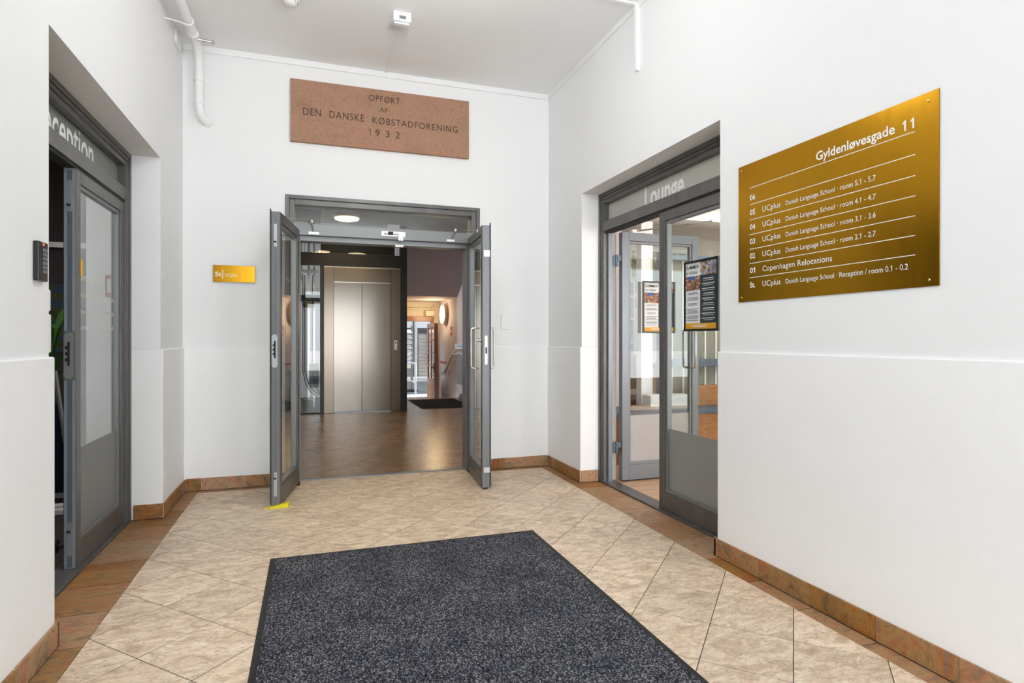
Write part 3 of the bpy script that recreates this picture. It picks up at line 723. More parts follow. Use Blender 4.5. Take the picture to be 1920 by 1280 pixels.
JB = MB().box(XL, XL + .02, 4.66, 4.82, 3.29, 3.385).build('junction_box', M['white_plastic'], bevel=.004); tag(JB, 'white junction box on the left wall beside the ceiling pipe', 'junction box')
SD = thing('smoke_detector', (-.13, 4.06, ZC), 'round white smoke detector at the top edge of the ceiling view', 'detector')
MB().lathe([(.055, 0), (.055, -.018), (.045, -.024)], (-.13, 4.06, ZC), 'z', 28).build('detector_base', M['white_plastic'], SD)
MB().lathe([(.042, -.022), (.044, -.036), (.03, -.052), (.012, -.056)], (-.13, 4.06, ZC), 'z', 28).build('detector_head', M['white_plastic'], SD)
for k in range(8):
    a = k * math.pi / 4; MB().box(-.13 + .040 * math.cos(a) - .004, -.13 + .040 * math.cos(a) + .004, 4.06 + .040 * math.sin(a) - .004, 4.06 + .040 * math.sin(a) + .004, ZC - .040, ZC - .026).build('vent_slot', M['inkgrey'], SD)
EB = thing('emergency_light', (.596, 4.05, ZC), 'small white emergency light box fixed under the ceiling', 'emergency light')
MB().extr([(4.00, ZC), (4.125, ZC), (4.125, ZC - .035), (4.06, ZC - .065), (4.00, ZC - .065)], 'x', .535, .657).build('lamp_housing', M['white_plastic'], EB, bevel=.004)
MB().box(.575, .62, 3.995, 4.0, ZC - .05, ZC - .03).build('small_display', M['inkgrey'], EB)
MB().box(.545, .645, 4.02, 4.05, ZC - .075, ZC - .064).build('lens', M['white_plastic'], EB)
o = MB().box(.589, .603, 4.125, YB - .014, ZC - .012, ZC).build('cable_duct', M['trimw']); tag(o, 'thin white cable duct from the emergency light to the back wall', 'cable duct')

# ------------------------------------------------------------------ mats and wedge
FM = thing('floor_mat', (.54, 2.1, 0), 'large charcoal entrance mat with a black rubber edge on the beige tiles', 'mat')
x0, x1, y0, y1 = -.205, 1.277, .85, 3.285
mb = MB(); e = .024
for r in ((x0, x1, y0, y0 + e), (x0, x1, y1 - e, y1), (x0, x0 + e, y0 + e, y1 - e), (x1 - e, x1, y0 + e, y1 - e)): mb.box(r[0], r[1], r[2], r[3], 0.0005, .004)
mb.build('rubber_edge', M['dark'], FM)
MB().box(x0 + e, x1 - e, y0 + e, y1 - e, 0.0005, .0085).build('pile', M['pile'], FM, bevel=.003)
WG = MB(); WG.v = [(-.30, 4.27, 0), (-.30, 4.31, 0), (-.145, 4.31, 0), (-.145, 4.26, 0), (-.145, 4.31, .026), (-.145, 4.26, .026), (-.155, 4.255, .026), (-.30, 4.27, .002), (-.30, 4.31, .002)]
WG = MB().extr([(-.30, 0), (-.148, 0), (-.148, .028), (-.175, .028), (-.30, .003)], 'y', 4.262, 4.306)
for i, v in enumerate(WG.v):
    WG.v[i] = (v[0] + (v[1] - 4.284) * .2, v[1], v[2] * .4 if v[0] < -.16 and v[2] > .02 and False else v[2])
o = WG.build('door_wedge', M['yellow'], bevel=.001); tag(o, 'bright yellow plastic wedge under the left door leaf', 'door wedge')

# ------------------------------------------------------------------ hall behind the double doors
HX = 2.769
hf = MB().box(-3.2, HX + .1, 5.02, 11.2, -.06, -.0004).build('floor_hall', M['grout']); tag(hf, 'hall floor of diagonal brownish stone tiles beyond the double doors', 'floor', kind='structure')
tiles(hf, [(-1.35, HX, 5.078, 9.40), (1.5, HX, 9.40, 11.19), (-.085, 1.305, 5.076, 5.078)], M['tile_hall'], range(-34, 14), .0055)
MB().box(-3.2, -1.35, 5.08, 9.4, -.008, -.001).build('floor_margin', M['tile_hall'], hf)
def wall(name, mb, m, label, bevel=0): return tag(mb.build(name, M[m], bevel=bevel), label, 'wall', kind='structure')
wall('wall_hall_right', MB().box(HX, HX + .2, 5.16, 13.3, -.75, 3.6), 'taupe_l', 'lilac grey right wall of the hall with handrails')
wall('wall_hall_left', MB().box(-3.4, -3.2, 5.16, 12.4, -.75, 3.6), 'taupe_l', 'lilac grey left wall of the hall')
wall('wall_hall_back', MB().box(-3.2, -1.6, 9.44, 9.6, 0, 3.6).box(-3.2, 1.6, 12.2, 12.4, -.7, 3.6), 'taupe_l', 'lilac grey wall behind the glass lift shaft')
tag(MB().box(-3.2, HX, 5.16, 9.40, 3.0, 3.1).build('ceiling_hall', M['hall_ceil']), 'taupe hall ceiling with round lamps', 'ceiling', kind='structure')
so = MB().extr([(11.25, 2.0), (9.0, 3.35), (9.0, 3.5), (13.04, 3.5), (13.04, 2.0)], 'x', 1.49, HX); tag(so.build('ceiling_stair', M['taupe']), 'sloping taupe underside of the stairs above the street passage', 'ceiling', kind='structure')
tag(MB().box(-3.2, 1.49, 11.2, 12.2, -.10, -.01).build('floor_shaft', M['grout']), 'dark floor behind the glass lift shaft', 'floor', kind='structure')
tag(MB().box(-3.2, 1.49, 9.40, 12.4, 3.5, 3.6).build('ceiling_shaft', M['hall_ceil']), 'taupe ceiling above the lift shaft', 'ceiling', kind='structure')
wall('wall_end', MB().box(1.49, 1.62, 11.2, 13.04, -.75, 2.0).box(1.49, HX, 13.04, 13.2, 1.66, 2.0).box(2.64, HX, 13.04, 13.2, -.75, 1.66), 'cream', 'cream end wall above the street door')
# steps down to the street door
for k in range(2):
    o = MB().box(1.62, HX, 11.2 + .32 * k, 11.2 + .32 * (k + 1), -.75, -.15 * (k + 1) + .002).build('step', M['tile_hall'], None); tag(o, ('upper', 'lower')[k] + ' tiled step going down to the street door', 'step', 'steps to the street door', 'structure')
tag(MB().box(1.62, HX, 11.84, 13.3, -.75, -.30).build('floor_passage', M['paving']), 'pale floor of the passage at the street door', 'floor', kind='structure')
tag(MB().extr([(10.3, .002), (11.1, .002), (10.95, .10), (10.3, .10)], 'x', HX - .02, HX).build('trim_5', mat('dark_lilac_skirting', (.12, .09, .10), .5)), 'dark skirting at the foot of the right hall wall', 'trim', kind='structure')

D4 = thing('door_4', (2.1, 13.1, -.7), 'brown wooden street door with small panes standing open at the end of the passage', 'door', kind='structure')
MB().box(1.62, 2.655, 13.0, 13.2, 1.56, 1.67).box(2.60, 2.655, 13.0, 13.2, -.68, 1.56).build('door_frame', M['wood_red'], D4, bevel=.004)
# leaf, opened inwards
lw = .90; T4 = .038
mb = MB().box(0, .09, 0, T4, -.28, 1.50).box(lw - .09, lw, 0, T4, -.28, 1.50).box(.09, lw - .09, 0, T4, 1.41, 1.50).box(.09, lw - .09, 0, T4, .16, .30).box(.09, lw - .09, 0, T4, -.28, -.18).box(lw - .05, lw, T4, .08, -.28, 1.50)
W4 = mb.build('door_leaf', M['wood_red'], D4, bevel=.003, loc=tuple(Vector((2.49, 12.98, 0)) - world_off(D4)), rotz=math.radians(-91))
localpart(MB().box(.09, lw - .09, .008, .030, -.18, .16), 'lower_panel', M['wood'], W4)
for k in range(1, 4): localpart(MB().box(.09, lw - .09, .006, .034, .30 + .2775 * k - .012, .30 + .2775 * k + .012), 'glazing_bar', M['wood_red'], W4)
localpart(MB().box(lw / 2 - .02, lw / 2 + .02, .004, .036, .30, 1.41), 'glazing_bar', M['wood_red'], W4)
for k in range(4):
    for c in range(2): localpart(MB().box(.09 + c * (lw / 2 - .07), lw / 2 - .02 + c * (lw / 2 - .07), .018, .022, .312 + .2775 * k, .30 + .2775 * (k + 1) - .012), 'pane', M['glass'], W4)
localpart(MB().box(lw - .06, lw - .03, -.01, 0, .45, .65).tube([(lw - .045, -.005, .55), (lw - .045, -.05, .55), (lw - .14, -.05, .55)], .009), 'door_handle', M['dark'], W4)
# passage fittings
WL = thing('wall_lamp', (HX, 12.25, 1.69), 'round glowing opal wall lamp near the street door', 'lamp')
MB().lathe([(.21, 0), (.22, -.03), (.22, -.075), (.205, -.085)], (HX, 12.25, 1.69), 'x', 40).build('lamp_ring', M['lamp_ring'], WL)
MB().lathe([(.20, -.07), (.195, -.10), (.15, -.115), (.05, -.12)], (HX, 12.25, 1.69), 'x', 40).build('lamp_diffuser', M['lamp_glass'], WL)
l = bpy.data.lights.new('lamp_bulb', 'POINT'); l.energy = 14; l.color = (1, .75, .45); l.shadow_soft_size = .15
lo = bpy.data.objects.new('lamp_bulb', l); lo.location = (HX - .3, 12.25, 1.69); C.objects.link(lo)
o = MB().tube([(1.62, 13.0, 1.84), (2.60, 13.0, 1.84), (2.66, 13.0, 1.87), (2.68, 13.0, 1.92), (2.68, 13.0, 2.0)], .022).build('passage_pipe', M['cream']); tag(o, 'cream pipe along the end wall above the street door', 'pipe')
o = MB().box(2.45, 2.64, 12.93, 13.04, 1.68, 1.80).build('door_closer', M['cream'], bevel=.004); tag(o, 'cream box above the street door frame', 'door closer')
o = MB().box(HX - .004, HX, 11.7, 11.86, 1.23, 1.42).build('fire_sign', M['red']); tag(o, 'small red and white fire sign on the hall wall', 'sign')
MB().box(HX - .006, HX - .003, 11.74, 11.82, 1.29, 1.34).build('white_symbol', M['paper'], o)
o = MB().box(HX - .006, HX, 11.95, 12.9, .62, .665).build('trim_6', M['red']); tag(o, 'short red band along the lower right hall wall', 'trim', kind='structure')
PL = thing('platform_lift', (HX, 11, 0), 'folded grey wheelchair platform lift on the right hall wall', 'stair lift')
MB().box(HX - .09, HX - .02, 10.15, 10.95, .25, .92).build('folded_platform', M['taupe_l'], PL, bevel=.01)
MB().box(HX - .10, HX - .09, 10.2, 10.90, .30, .86).build('platform_panel', M['metal_in'], PL)
MB().box(HX - .12, HX - .02, 10.2, 10.95, .97, 1.07).build('lift_head', M['white_plastic'], PL, bevel=.01)
MB().box(HX - .125, HX - .12, 10.3, 10.8, 1.0, 1.06).build('control_screen', mat('pale_blue_screen', (.35, .45, .7), .2), PL)
MB().tube([(HX - .07, 10.3, .95), (HX - .07, 11.15, .95), (HX - .07, 11.3, .90), (HX - .07, 12.05, .45)], .018).build('guide_rail', M['chrome'], PL)
MB().tube([(HX - .07, 11.15, .99), (HX - .07, 11.05, 1.08)], .014).build('grab_bar', M['chrome'], PL)
MB().tube([(HX - .12, 10.7, .87), (HX - .12, 11.2, .87), (HX - .12, 11.35, .80), (HX - .12, 12.0, .42)], .014).build('lower_rail', M['chrome'], PL)
MB().box(HX - .16, HX - .02, 11.95, 12.08, .41, .46).build('rail_foot', M['plate'], PL)
HM = thing('hall_mat', (2.16, 10.2, 0), 'black doormat in the hall before the steps to the street', 'mat')
MB().box(1.755, 2.62, 9.55, 10.97, .0005, .010).build('pile', M['pile_black'], HM, bevel=.003)
MB().box(1.735, 2.64, 9.53, 10.99, .0003, .004).build('rubber_edge', M['dark'], HM)

# added porch fill light in the shape of a globe, above the view
def fill_globe(x, y, e, lab):
    t = thing('fill_globe', (x, y, ZC), lab, 'lamp')
    MB().lathe([(.05, 0), (.05, -.02), (.02, -.03), (.02, -.05)], (x, y, ZC), 'z', 24).build('fill_globe_base', M['white_plastic'], t)
    MB().lathe([(.11 * math.sin(a) + .002, -.155 + .11 * math.cos(a)) for a in [math.pi * k / 12 for k in range(13)]], (x, y, ZC), 'z', 28).build('fill_globe_ball', M['fill_white'], t)
    l = bpy.data.lights.new('lamp_bulb', 'POINT'); l.energy = e; l.color = (.95, .98, 1); l.shadow_soft_size = .1  # added point light that lifts the porch walls
    o = bpy.data.objects.new('lamp_bulb', l); o.location = (x, y, ZC - .40); C.objects.link(o)
fill_globe(.58, 2.85, 24, 'added white fill globe on the porch ceiling, out of view above the mat')

area_light('stair_fill_light', (-3.1, 10.9, 1.9), 1.4, 130, (.85, .92, 1), (0, math.radians(-90), 0), 'RECTANGLE', 1.0)  # added light in place of a stair window, no window is built
# hall ceiling lamps
def ceiling_lamp(x, y, lab, z=3.0, r=.19, e=9, warm=(1, .8, .5)):
    t = thing('ceiling_lamp', (x, y, z), lab, 'lamp', 'round hall ceiling lamps')
    MB().lathe([(r, 0), (r + .01, -.02), (r + .005, -.05), (r - .01, -.055)], (x, y, z), 'z', 36).build('lamp_ring', M['lamp_ring'], t)
    MB().lathe([(r - .012, -.045), (r - .02, -.07), (r * .6, -.085), (.02, -.09)], (x, y, z), 'z', 36).build('lamp_diffuser', M['lamp_glass'], t)
    l = bpy.data.lights.new('lamp_bulb', 'AREA'); l.shape = 'DISK'; l.size = r * 2; l.energy = e; l.color = warm
    o = bpy.data.objects.new('lamp_bulb', l); o.location = (x, y, z - .095); C.objects.link(o); return t
ceiling_lamp(.50, 8.85, 'round glowing ceiling lamp seen through the transom before the lift', e=4)
ceiling_lamp(.19, 6.55, 'left of the two round hall lamps mirrored in the lift glass', e=7)
ceiling_lamp(.91, 6.45, 'right of the two round hall lamps mirrored in the lift glass', e=7)

o = MB().box(-1.8, .12, 7.5, 8.6, 2.80, 3.0).build('ceiling_downstand', mat('dark_brown_paint', (.045, .04, .035), .5)); tag(o, 'dark brown downstand under the hall ceiling before the lift', 'beam', kind='structure')
# ------------------------------------------------------------------ lift
EY = 9.44
EL = thing('lift', (.6, EY, 0), 'stainless steel lift doors in a black framed glass shaft', 'lift')
MB().box(1.376, 1.482, EY, EY + .10, 0, 3.35).box(.130, .186, EY, EY + .08, 0, 2.32).box(-.95, -.90, EY, EY + .08, 0, 3.0).build('black_post', M['black'], EL, bevel=.003)
MB().box(-.95, 1.38, EY - .005, EY + .09, 2.31, 2.505).build('black_header', M['black'], EL, bevel=.003)
MB().box(-.90, .13, EY + .0, EY + .08, 0, .02).build('black_sill', M['black'], EL)
MB().box(-.90, .13, EY + .03, EY + .04, .02, 2.31).build('side_pane', M['glass'], EL)
MB().box(-.90, 1.376, EY + .03, EY + .04, 2.505, 3.0).build('upper_pane', M['glass'], EL)
MB().box(-.10, -.094, EY + .01, EY + .06, 2.505, 3.0).build('pane_joint', M['black'], EL)
sf = MB().box(.186, .336, EY - .012, EY + .08, 0, 2.285).box(1.222, 1.376, EY - .012, EY + .08, 0, 2.285).box(.336, 1.222, EY + .006, EY + .08, 2.065, 2.285)
sf.build('steel_surround', M['steel_frame'], EL, bevel=.003)
MB().box(.186, 1.376, EY - .014, EY + .0, 2.285, 2.297).box(.336, 1.222, EY + .0, EY + .03, 2.050, 2.065).build('bright_edge', M['chrome'], EL)
MB().box(.338, .768, EY + .035, EY + .07, .012, 2.052).build('door_panel', M['steel'], EL, bevel=.002, label='left steel sliding panel')
MB().box(.772, 1.220, EY + .022, EY + .060, .012, 2.050).build('door_panel', M['steel'], EL, bevel=.002, label='right steel sliding panel')
MB().box(.336, 1.222, EY - .01, EY + .08, -.003, .010).build('door_sill', M['plate'], EL)
MB().box(1.268, 1.322, EY - .020, EY - .012, .985, 1.145).build('call_plate', M['plate'], EL, bevel=.004)
MB().lathe([(.015, 0), (.015, -.006)], (1.295, EY - .020, 1.04), 'y', 18).build('call_button', M['chrome'], EL)
MB().lathe([(.012, 0), (.012, -.004)], (1.295, EY - .020, 1.10), 'y', 18).build('call_indicator', M['dark'], EL)
# inside the shaft
MB().box(-.06, -.02, EY + .9, EY + .94, 0, 3.3).box(.03, .06, EY + .9, EY + .94, 0, 3.3).build('guide_rail', M['chrome'], EL)
for x, sw in ((-.13, .20), (-.10, .26), (.02, .16)):
    pts = [(x, EY + .5, 2.2 - k * .12) for k in range(14)] + [(x + sw * .25, EY + .5, .42), (x + sw * .6, EY + .5, .30), (x + sw, EY + .5, .24)]
    MB().tube(pts, .007, 6).build('hanging_cable', M['dark'], EL)
MB().box(-.14, .05, EY + .55, EY + .6, 1.68, 1.76).build('yellow_plate', mat('dull_yellow', (.5, .38, .12), .6), EL)
MB().box(-.9, .15, EY + .5, EY + .9, 1.78, 1.88).build('cross_beam', M['black'], EL)
MB().box(-.16, .1, EY + .4, EY + .45, 2.23, 2.28).build('door_drive', M['plate'], EL)
MB().box(-.12, .02, EY + .6, EY + .75, .02, .16).build('buffer_box', mat('grey_green_box', (.25, .25, .18), .6), EL)
MB().box(-.03, .12, EY + .7, EY + .72, .35, .75).build('blue_panel', M['bluegrey'], EL)
MB().box(.15, 1.35, EY + .5, EY + .95, 2.58, 2.78).build('dark_duct', mat('dark_duct_paint', (.03, .03, .028), .5), EL)
MB().extr([(.35, 2.35), (.62, 2.35), (1.1, 2.72), (.95, 2.72)], 'y', EY + 1.2, EY + 1.26).build('stair_string', mat('reddish_brown_string', (.17, .08, .07), .5), EL)
for x in (-.50, -.40, -.32, -.20): MB().box(x, x + .05, EY + 1.5, EY + 1.53, 2.2, 3.4).build('pale_slat', M['cream'], EL)

# ------------------------------------------------------------------ lounge (right)
wall('wall_lounge_back', MB().box(2.355, 8.2, 7.2, 7.4, 0, 2.7), 'lounge_wall', 'cream back wall of the lounge')
wall('wall_lounge_right', MB().box(8.2, 8.4, -1.1, 7.4, 0, 2.7), 'lounge_wall', 'cream right wall of the lounge')
wall('wall_lounge_front', MB().box(2.355, 2.7, -1.1, -.9, 0, 2.7).box(7.6, 8.2, -1.1, -.9, 0, 2.7).box(2.7, 7.6, -1.1, -.9, 0, .45).box(2.7, 7.6, -1.1, -.9, 2.45, 2.7), 'lounge_wall', 'street front wall of the lounge with its wide window')
wall('wall_lounge_left', MB().box(2.355, 2.40, 4.262, 7.2, 0, 2.7), 'lounge_wall', 'lounge side of the party wall')
tag(MB().box(2.355, 8.4, -1.1, 7.4, 2.62, 2.72).build('ceiling_lounge', M['ceil']), 'pale ceiling of the lounge', 'ceiling', kind='structure')
o = MB().box(2.40, 8.2, 5.2, 5.5, 2.42, 2.62).build('ceiling_beam', M['ceil']); tag(o, 'pale beam under the lounge ceiling', 'beam', kind='structure')
pf = MB().box(2.30, 8.4, -1.1, 7.4, -.06, -.006).build('floor_lounge', M['grout']); tag(pf, 'light wooden plank floor of the lounge', 'floor', kind='structure')
for k in range(22):
    yy = 2.70 + k * .12; off = (k * .53) % 1.0
    for q in range(3):
        a = max(2.355, 2.355 - .9 + off + q * 1.2); b = min(2.355 - .9 + off + (q + 1) * 1.2, 5.2)
        if b > a: MB().box(a + .0008, b - .0008, yy + .0008, yy + .1192, -.008, .0).build('floor_board', M['parquet'], pf)
MB().box(5.2, 8.2, -.9, 7.2, -.006, 0).box(2.36, 5.2, -.9, 2.70, -.006, 0).box(2.36, 5.2, 5.35, 7.2, -.006, 0).build('floor_margin', M['parquet'], pf)
BN = thing('window_bench', (3.6, 4.95, 0), 'long low wooden bench with a dark grey seat in the lounge', 'bench')
MB().box(2.45, 4.9, 4.75, 5.2, 0, .44).build('bench_body', M['wood'], BN, bevel=.003)
MB().box(2.43, 4.9, 4.72, 5.22, .44, .487).build('bench_top', M['bluegrey'], BN, bevel=.004)
o = MB().box(3.67, 4.05, 4.95, 5.05, .488, .69).build('wooden_box', M['wood'], bevel=.003); tag(o, 'wooden box standing on the right part of the lounge bench', 'box')
o = MB().box(3.2, 3.66, 5.0, 5.15, .488, .60).build('white_box', M['white_plastic'], bevel=.004); tag(o, 'low white box on the lounge bench beside the wooden box', 'box')
sc = thing('glazed_screen', (3.9, 5.24, 0), 'dark framed glazed screen with an olive grey blind behind the bench', 'screen')
MB().box(3.45, 3.50, 5.23, 5.28, 0, 2.05).box(4.9, 4.95, 5.23, 5.28, 0, 2.05).box(3.50, 4.9, 5.23, 5.28, .87, .95).box(3.50, 4.9, 5.23, 5.28, 2.0, 2.05).build('screen_frame', M['bluegrey'], sc)
MB().box(3.62, 4.9, 5.30, 5.32, .55, 2.0).build('blind', M['olive'], sc)
for k in range(9): MB().box(3.64 + k * .14, 3.66 + k * .14, 5.292, 5.30, .55, 2.0).build('blind_fold', M['lounge_wall'], sc)
o = MB().box(3.28, 3.42, 5.3, 5.4, 0, 2.4).build('pilaster', M['trimw'], bevel=.004); tag(o, 'white pilaster behind the opened lounge door leaf', 'pilaster', kind='structure')
ch = thing('office_chair', (3.45, 5.75, 0), 'black office chair behind the lounge screen', 'chair')
MB().box(3.25, 3.68, 5.72, 5.79, .60, .98).build('backrest', M['black'], ch, bevel=.03)
MB().box(3.22, 3.70, 5.45, 5.92, .44, .52).build('seat', M['black'], ch, bevel=.03)
MB().tube([(3.46, 5.7, .06), (3.46, 5.7, .45)], .025).build('pillar', M['dark'], ch)
for k in range(5):
    a = k * 1.2566; MB().tube([(3.46, 5.7, .08), (3.46 + .28 * math.cos(a), 5.7 + .28 * math.sin(a), .05)], .016).lathe([(.025, -.02), (.025, .02)], (3.46 + .28 * math.cos(a), 5.7 + .28 * math.sin(a), .027), 'x', 12).build('leg', M['dark'], ch)
# shelving against the back wall of the lounge
SH = thing('bookshelf', (3.9, 7.05, 0), 'white wall shelving with leaflets at the back of the lounge', 'shelf')
MB().box(3.55, 3.58, 6.92, 7.2, 0, 1.95).box(4.16, 4.19, 6.92, 7.2, 0, 1.95).box(3.55, 4.19, 7.18, 7.2, 0, 1.95).build('shelf_side', M['white_plastic'], SH)
for z in (.78, 1.10, 1.42, 1.73, 1.93): MB().box(3.58, 4.16, 6.92, 7.18, z, z + .025).build('shelf_board', M['white_plastic'], SH)
rr = random.Random(5); cols = ['red', 'pink', 'paper', 'navy', 'leaf', 'orange', 'cream']
names = {'red': 'red', 'pink': 'pink', 'paper': 'white', 'navy': 'navy blue', 'leaf': 'green', 'orange': 'orange', 'cream': 'cream'}
for si, z in enumerate((1.125, 1.445, 1.755)):
    x = 3.62; last = None; cnt = 0
    while x < 3.80 and cnt < 4:
        wd = rr.uniform(.022, .04); c = cols[(si * 3 + cnt * 2) % 7]; hh = rr.uniform(.13, .17)
        b = thing('book', (x + wd / 2, 7.05, z), '%s book, %s from the left on the %s shelf of the lounge shelving' % (names[c], ('first', 'second', 'third', 'fourth')[cnt], ('lower', 'middle', 'upper')[si]), 'book', 'books on the lounge shelving')
        MB().box(x, x + wd, 6.97, 6.973, z, z + hh).box(x, x + .002, 6.97, 7.12, z, z + hh).box(x + wd - .002, x + wd, 6.97, 7.12, z, z + hh).build('cover', M[c], b)
        MB().box(x + .002, x + wd - .002, 6.973, 7.115, z + .003, z + hh - .004).build('page_block', M['paper'], b)
        x += wd + .006; cnt += 1
# framed panel painted with the trees mirrored in the lounge door glass
wn = thing('reflection_panel', (4.75, 7.18, 1.5), 'white framed panel painted with the greenery mirrored in the lounge door glass', 'reflection panel', kind='structure')
f = MB(); ring(f, 'y', 7.15, 7.2, 4.22, 5.3, 1.55, 2.45, .05, .05, .05); f.build('panel_frame', M['trimw'], wn, bevel=.003)
gm = mat('mirrored_foliage_print', (.1, .2, .05), .8); ln(gm, ramp(gm, noise(gm, coords(gm, rnd=False), 9, 6, .7), [(.35, (.05, .12, .03)), (.5, (.2, .3, .12)), (.62, (.75, .82, .75))]).outputs[0], bsdf(gm).inputs['Base Color'])
MB().box(4.27, 5.25, 7.17, 7.2, 1.60, 2.40).build('reflected_foliage', gm, wn)
tb = thing('side_table', (4.05, 6.6, 0), 'dark topped white table in front of the lounge shelving', 'table')
MB().box(3.55, 4.45, 6.4, 6.85, .80, .84).build('table_top', M['bluegrey'], tb, bevel=.004)
MB().box(3.6, 4.4, 6.45, 6.8, .08, .80).build('table_body', M['white_plastic'], tb)
MB().box(3.64, 4.36, 6.48, 6.78, 0, .08).build('plinth', M['dark'], tb)

# ------------------------------------------------------------------ reception (left)
tag(MB().box(-5.2, -1.215, -1.1, 6.45, -.06, -.004).build('floor_reception', mat('black_floor', (.015, .014, .014), .35)), 'black floor of the reception room', 'floor', kind='structure')
wall('wall_reception_back', MB().box(-5.2, -1.2, 6.5, 6.7, 0, 2.95), 'darkwall', 'dark grey back wall of the reception')
wall('wall_reception_left', MB().box(-5.4, -5.2, -1.1, 6.7, 0, 2.95), 'darkwall', 'dark grey far left wall of the reception')
wall('wall_reception_front', MB().box(-5.2, -1.2, -1.1, -.9, 0, 2.95), 'darkwall', 'dark grey street wall of the reception')
tag(MB().box(-5.2, -1.2, -1.1, 6.7, 2.87, 2.95).build('ceiling_reception', M['ceil']), 'pale ceiling of the reception', 'ceiling', kind='structure')
wall('wall_pier', MB().box(-1.385, -1.205, 4.40, 4.9, 0, 2.87), 'plaster', 'white pier seen through the closed reception door leaf')
o = MB().box(-1.275, -1.215, 4.385, 4.40, 1.44, 1.58).build('call_point', M['red'], bevel=.003); tag(o, 'red framed call point on the white pier', 'call point')
MB().box(-1.262, -1.228, 4.382, 4.385, 1.465, 1.555).build('call_point_face', M['paper'], o)
o = MB().box(-3.4, -1.9, 6.488, 6.498, 1.04, 1.68).build('world_map', M['map']); tag(o, 'blue world map poster on the dark reception wall', 'map')
o = MB().box(-3.6, -1.9, 6.44, 6.5, 2.02, 2.07).build('picture_rail', M['plate']); tag(o, 'pale metal rail across the dark reception wall', 'rail')
pt = thing('potted_plant', (-1.80, 5.15, 0), 'green strap leaved plant in a tall black planter inside the reception', 'plant')
pm = MB().extr([(5.0, .0), (5.30, .0), (5.36, .70), (4.94, .70)], 'x', -2.02, -1.70); pm.build('planter', M['darkblue'], pt, bevel=.01)
MB().box(-1.98, -1.74, 4.98, 5.32, .685, .692).build('soil', M['dark'], pt)
for k in range(14):
    a = k * 2.4; r = .25 + .1 * (k % 3); z1 = .95 + .16 * (k % 4)
    cxp, cyp = -1.86, 5.15
    P = [Vector((cxp + r * t * t * math.cos(a), cyp + r * t * t * math.sin(a), .69 + (z1 - .69) * math.sin(t * 1.9))) for t in [i / 7 for i in range(8)]]
    sd = Vector((-math.sin(a), math.cos(a), 0)); mb = MB(); mb.sm = True
    for i, p in enumerate(P):
        wv = .024 * math.sin(math.pi * (i + .6) / 8.2); mb.v += [tuple(p + sd * wv), tuple(p + Vector((0, 0, -.004))), tuple(p - sd * wv)]
    for i in range(7):
        for q in range(2): mb.f.append([i * 3 + q, i * 3 + q + 1, i * 3 + q + 4, i * 3 + q + 3])
    mb.build('leaf', M['leaf'], pt)
o = thing('easel', (-1.62, 4.75, 0), 'pale metal frame leaning behind the reception door', 'stand')
MB().tube([(-1.63, 4.62, .95), (-1.60, 4.75, .30)], .012).box(-1.72, -1.55, 4.6, 4.62, .10, .13).build('stand_leg', M['plate'], o)
MB().box(-1.75, -1.52, 4.55, 4.75, 0, .03).build('stand_foot', M['white_plastic'], o)

# ------------------------------------------------------------------ outside
tag(MB().box(-14, 24, YF, 13.3, 3.62, 16).build('upper_storeys', M['facade']), 'upper storeys of the building above the porch and hall', 'building', kind='structure')
tag(MB().box(-40, 40, -40, YF, -.12, -.02).box(2.36, 40, YF, -1.1, -.12, -.02).box(-40, -1.21, YF, -1.1, -.12, -.02).build('ground', M['paving']), 'pale pavement in front of the porch', 'ground', kind='structure')
tag(MB().box(-12, 22, 13.3, 40, -.85, -.20).build('street', M['asphalt']), 'grey street beyond the passage door', 'ground', kind='structure')
tag(MB().box(1.5, 2.9, 13.22, 13.9, -.3, -.17).build('doorstep', M['facade_w']), 'white doorstep outside the street door', 'step', kind='structure')
FC = thing('street_facade', (4.5, 19, -.2), 'pale building front across the street seen through the street door', 'building')
MB().box(-4, 14, 19, 20, -.2, 9).build('facade_wall', M['facade'], FC)
MB().box(-4, 14, 18.88, 19, 1.52, 2.3).build('facade_sign_band', M['facade_w'], FC)
MB().box(3.34, 3.63, 18.92, 19, -.2, 1.33).build('shutter', M['facade'], FC)
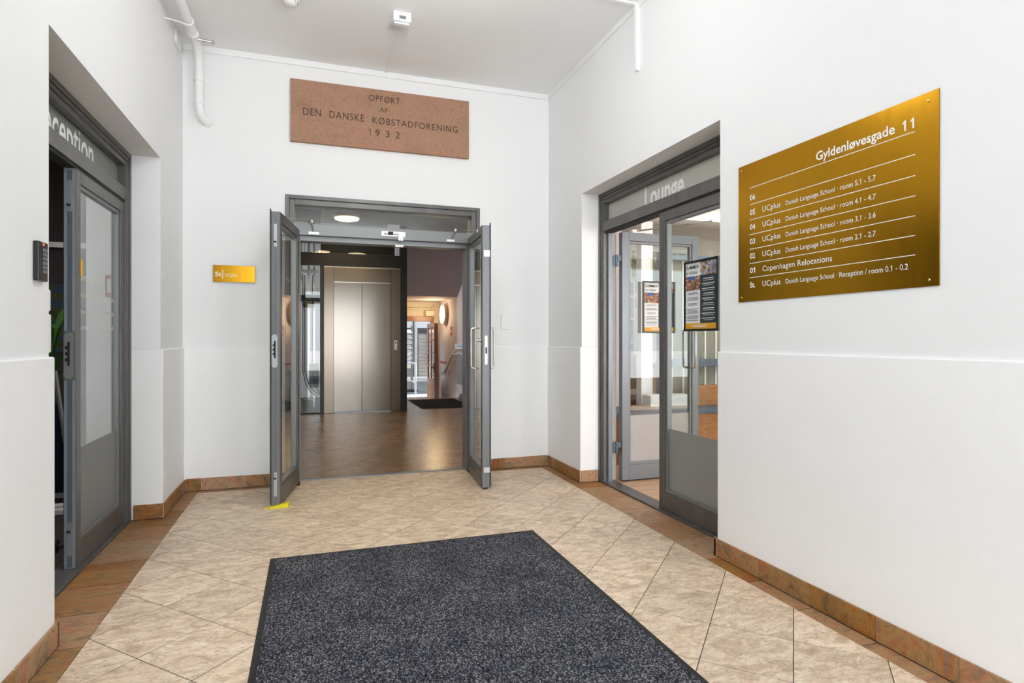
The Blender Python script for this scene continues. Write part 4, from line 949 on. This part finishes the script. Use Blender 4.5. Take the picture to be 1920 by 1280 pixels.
for k in range(12): MB().box(3.34, 3.63, 18.90, 18.92, -.15 + k * .12, -.05 + k * .12).build('shutter_slat', M['facade'], FC)
for k in range(3): MB().box(3.34, 3.63, 18.9, 19, 1.355 + k * .055, 1.385 + k * .055).build('dark_louvre', M['facade_d'], FC)
MB().box(3.21, 3.30, 18.88, 19, -.2, 1.52).build('white_pilaster', M['facade_w'], FC)
MB().box(3.30, 3.34, 18.90, 19, -.2, 1.52).box(3.15, 3.20, 18.85, 18.95, -.2, 1.8).build('dark_downpipe', M['facade_d'], FC, kind='stuff')
MB().box(2.7, 3.14, 18.90, 19, .2, .75).build('beige_board', M['cream'], FC)
MB().box(2.7, 3.14, 18.90, 19, .80, 1.5).build('shop_window', M['facade_d'], FC)
MB().box(-4, 14, 18.4, 18.9, -.2, -.08).build('pavement_edge', M['facade_w'], FC)
o = MB().box(3.66, 4.9, 18.80, 18.93, .35, 1.45).build('blue_banner', M['blue']); tag(o, 'blue banner on the pale building front seen through the panes of the street door', 'banner')
RL = thing('street_railing', (2.3, 13.9, -.2), 'galvanised tubular railing outside the street door', 'railing')
for x, y in ((2.16, 14.6), (2.36, 13.75)): MB().tube([(x, y, -.22), (x, y, .58)], .022).build('railing_post', M['plate'], RL)
MB().tube([(2.16, 14.6, .58), (2.36, 13.75, .58)], .022).build('top_rail', M['plate'], RL)
MB().tube([(2.16, 14.6, .2), (2.36, 13.75, .12)], .016).build('mid_rail', M['plate'], RL)
SR = thing('leaflet_stand', (2.2, 14.9, -.2), 'tall stand with white tilted trays outside the street door', 'stand')
MB().tube([(2.47, 14.95, -.21), (2.47, 14.95, 1.50)], .025).build('stand_pole', M['metal'], SR)
for k in range(7): MB().extr([(14.75, .52 + k * .13), (15.0, .60 + k * .13), (15.0, .625 + k * .13), (14.75, .545 + k * .13)], 'x', 2.0, 2.445).build('tray', M['facade_w'], SR)
MB().lathe([(.15, 0), (.15, .06)], (2.47, 14.95, -.2), 'z', 24).build('stand_base', M['dark'], SR)
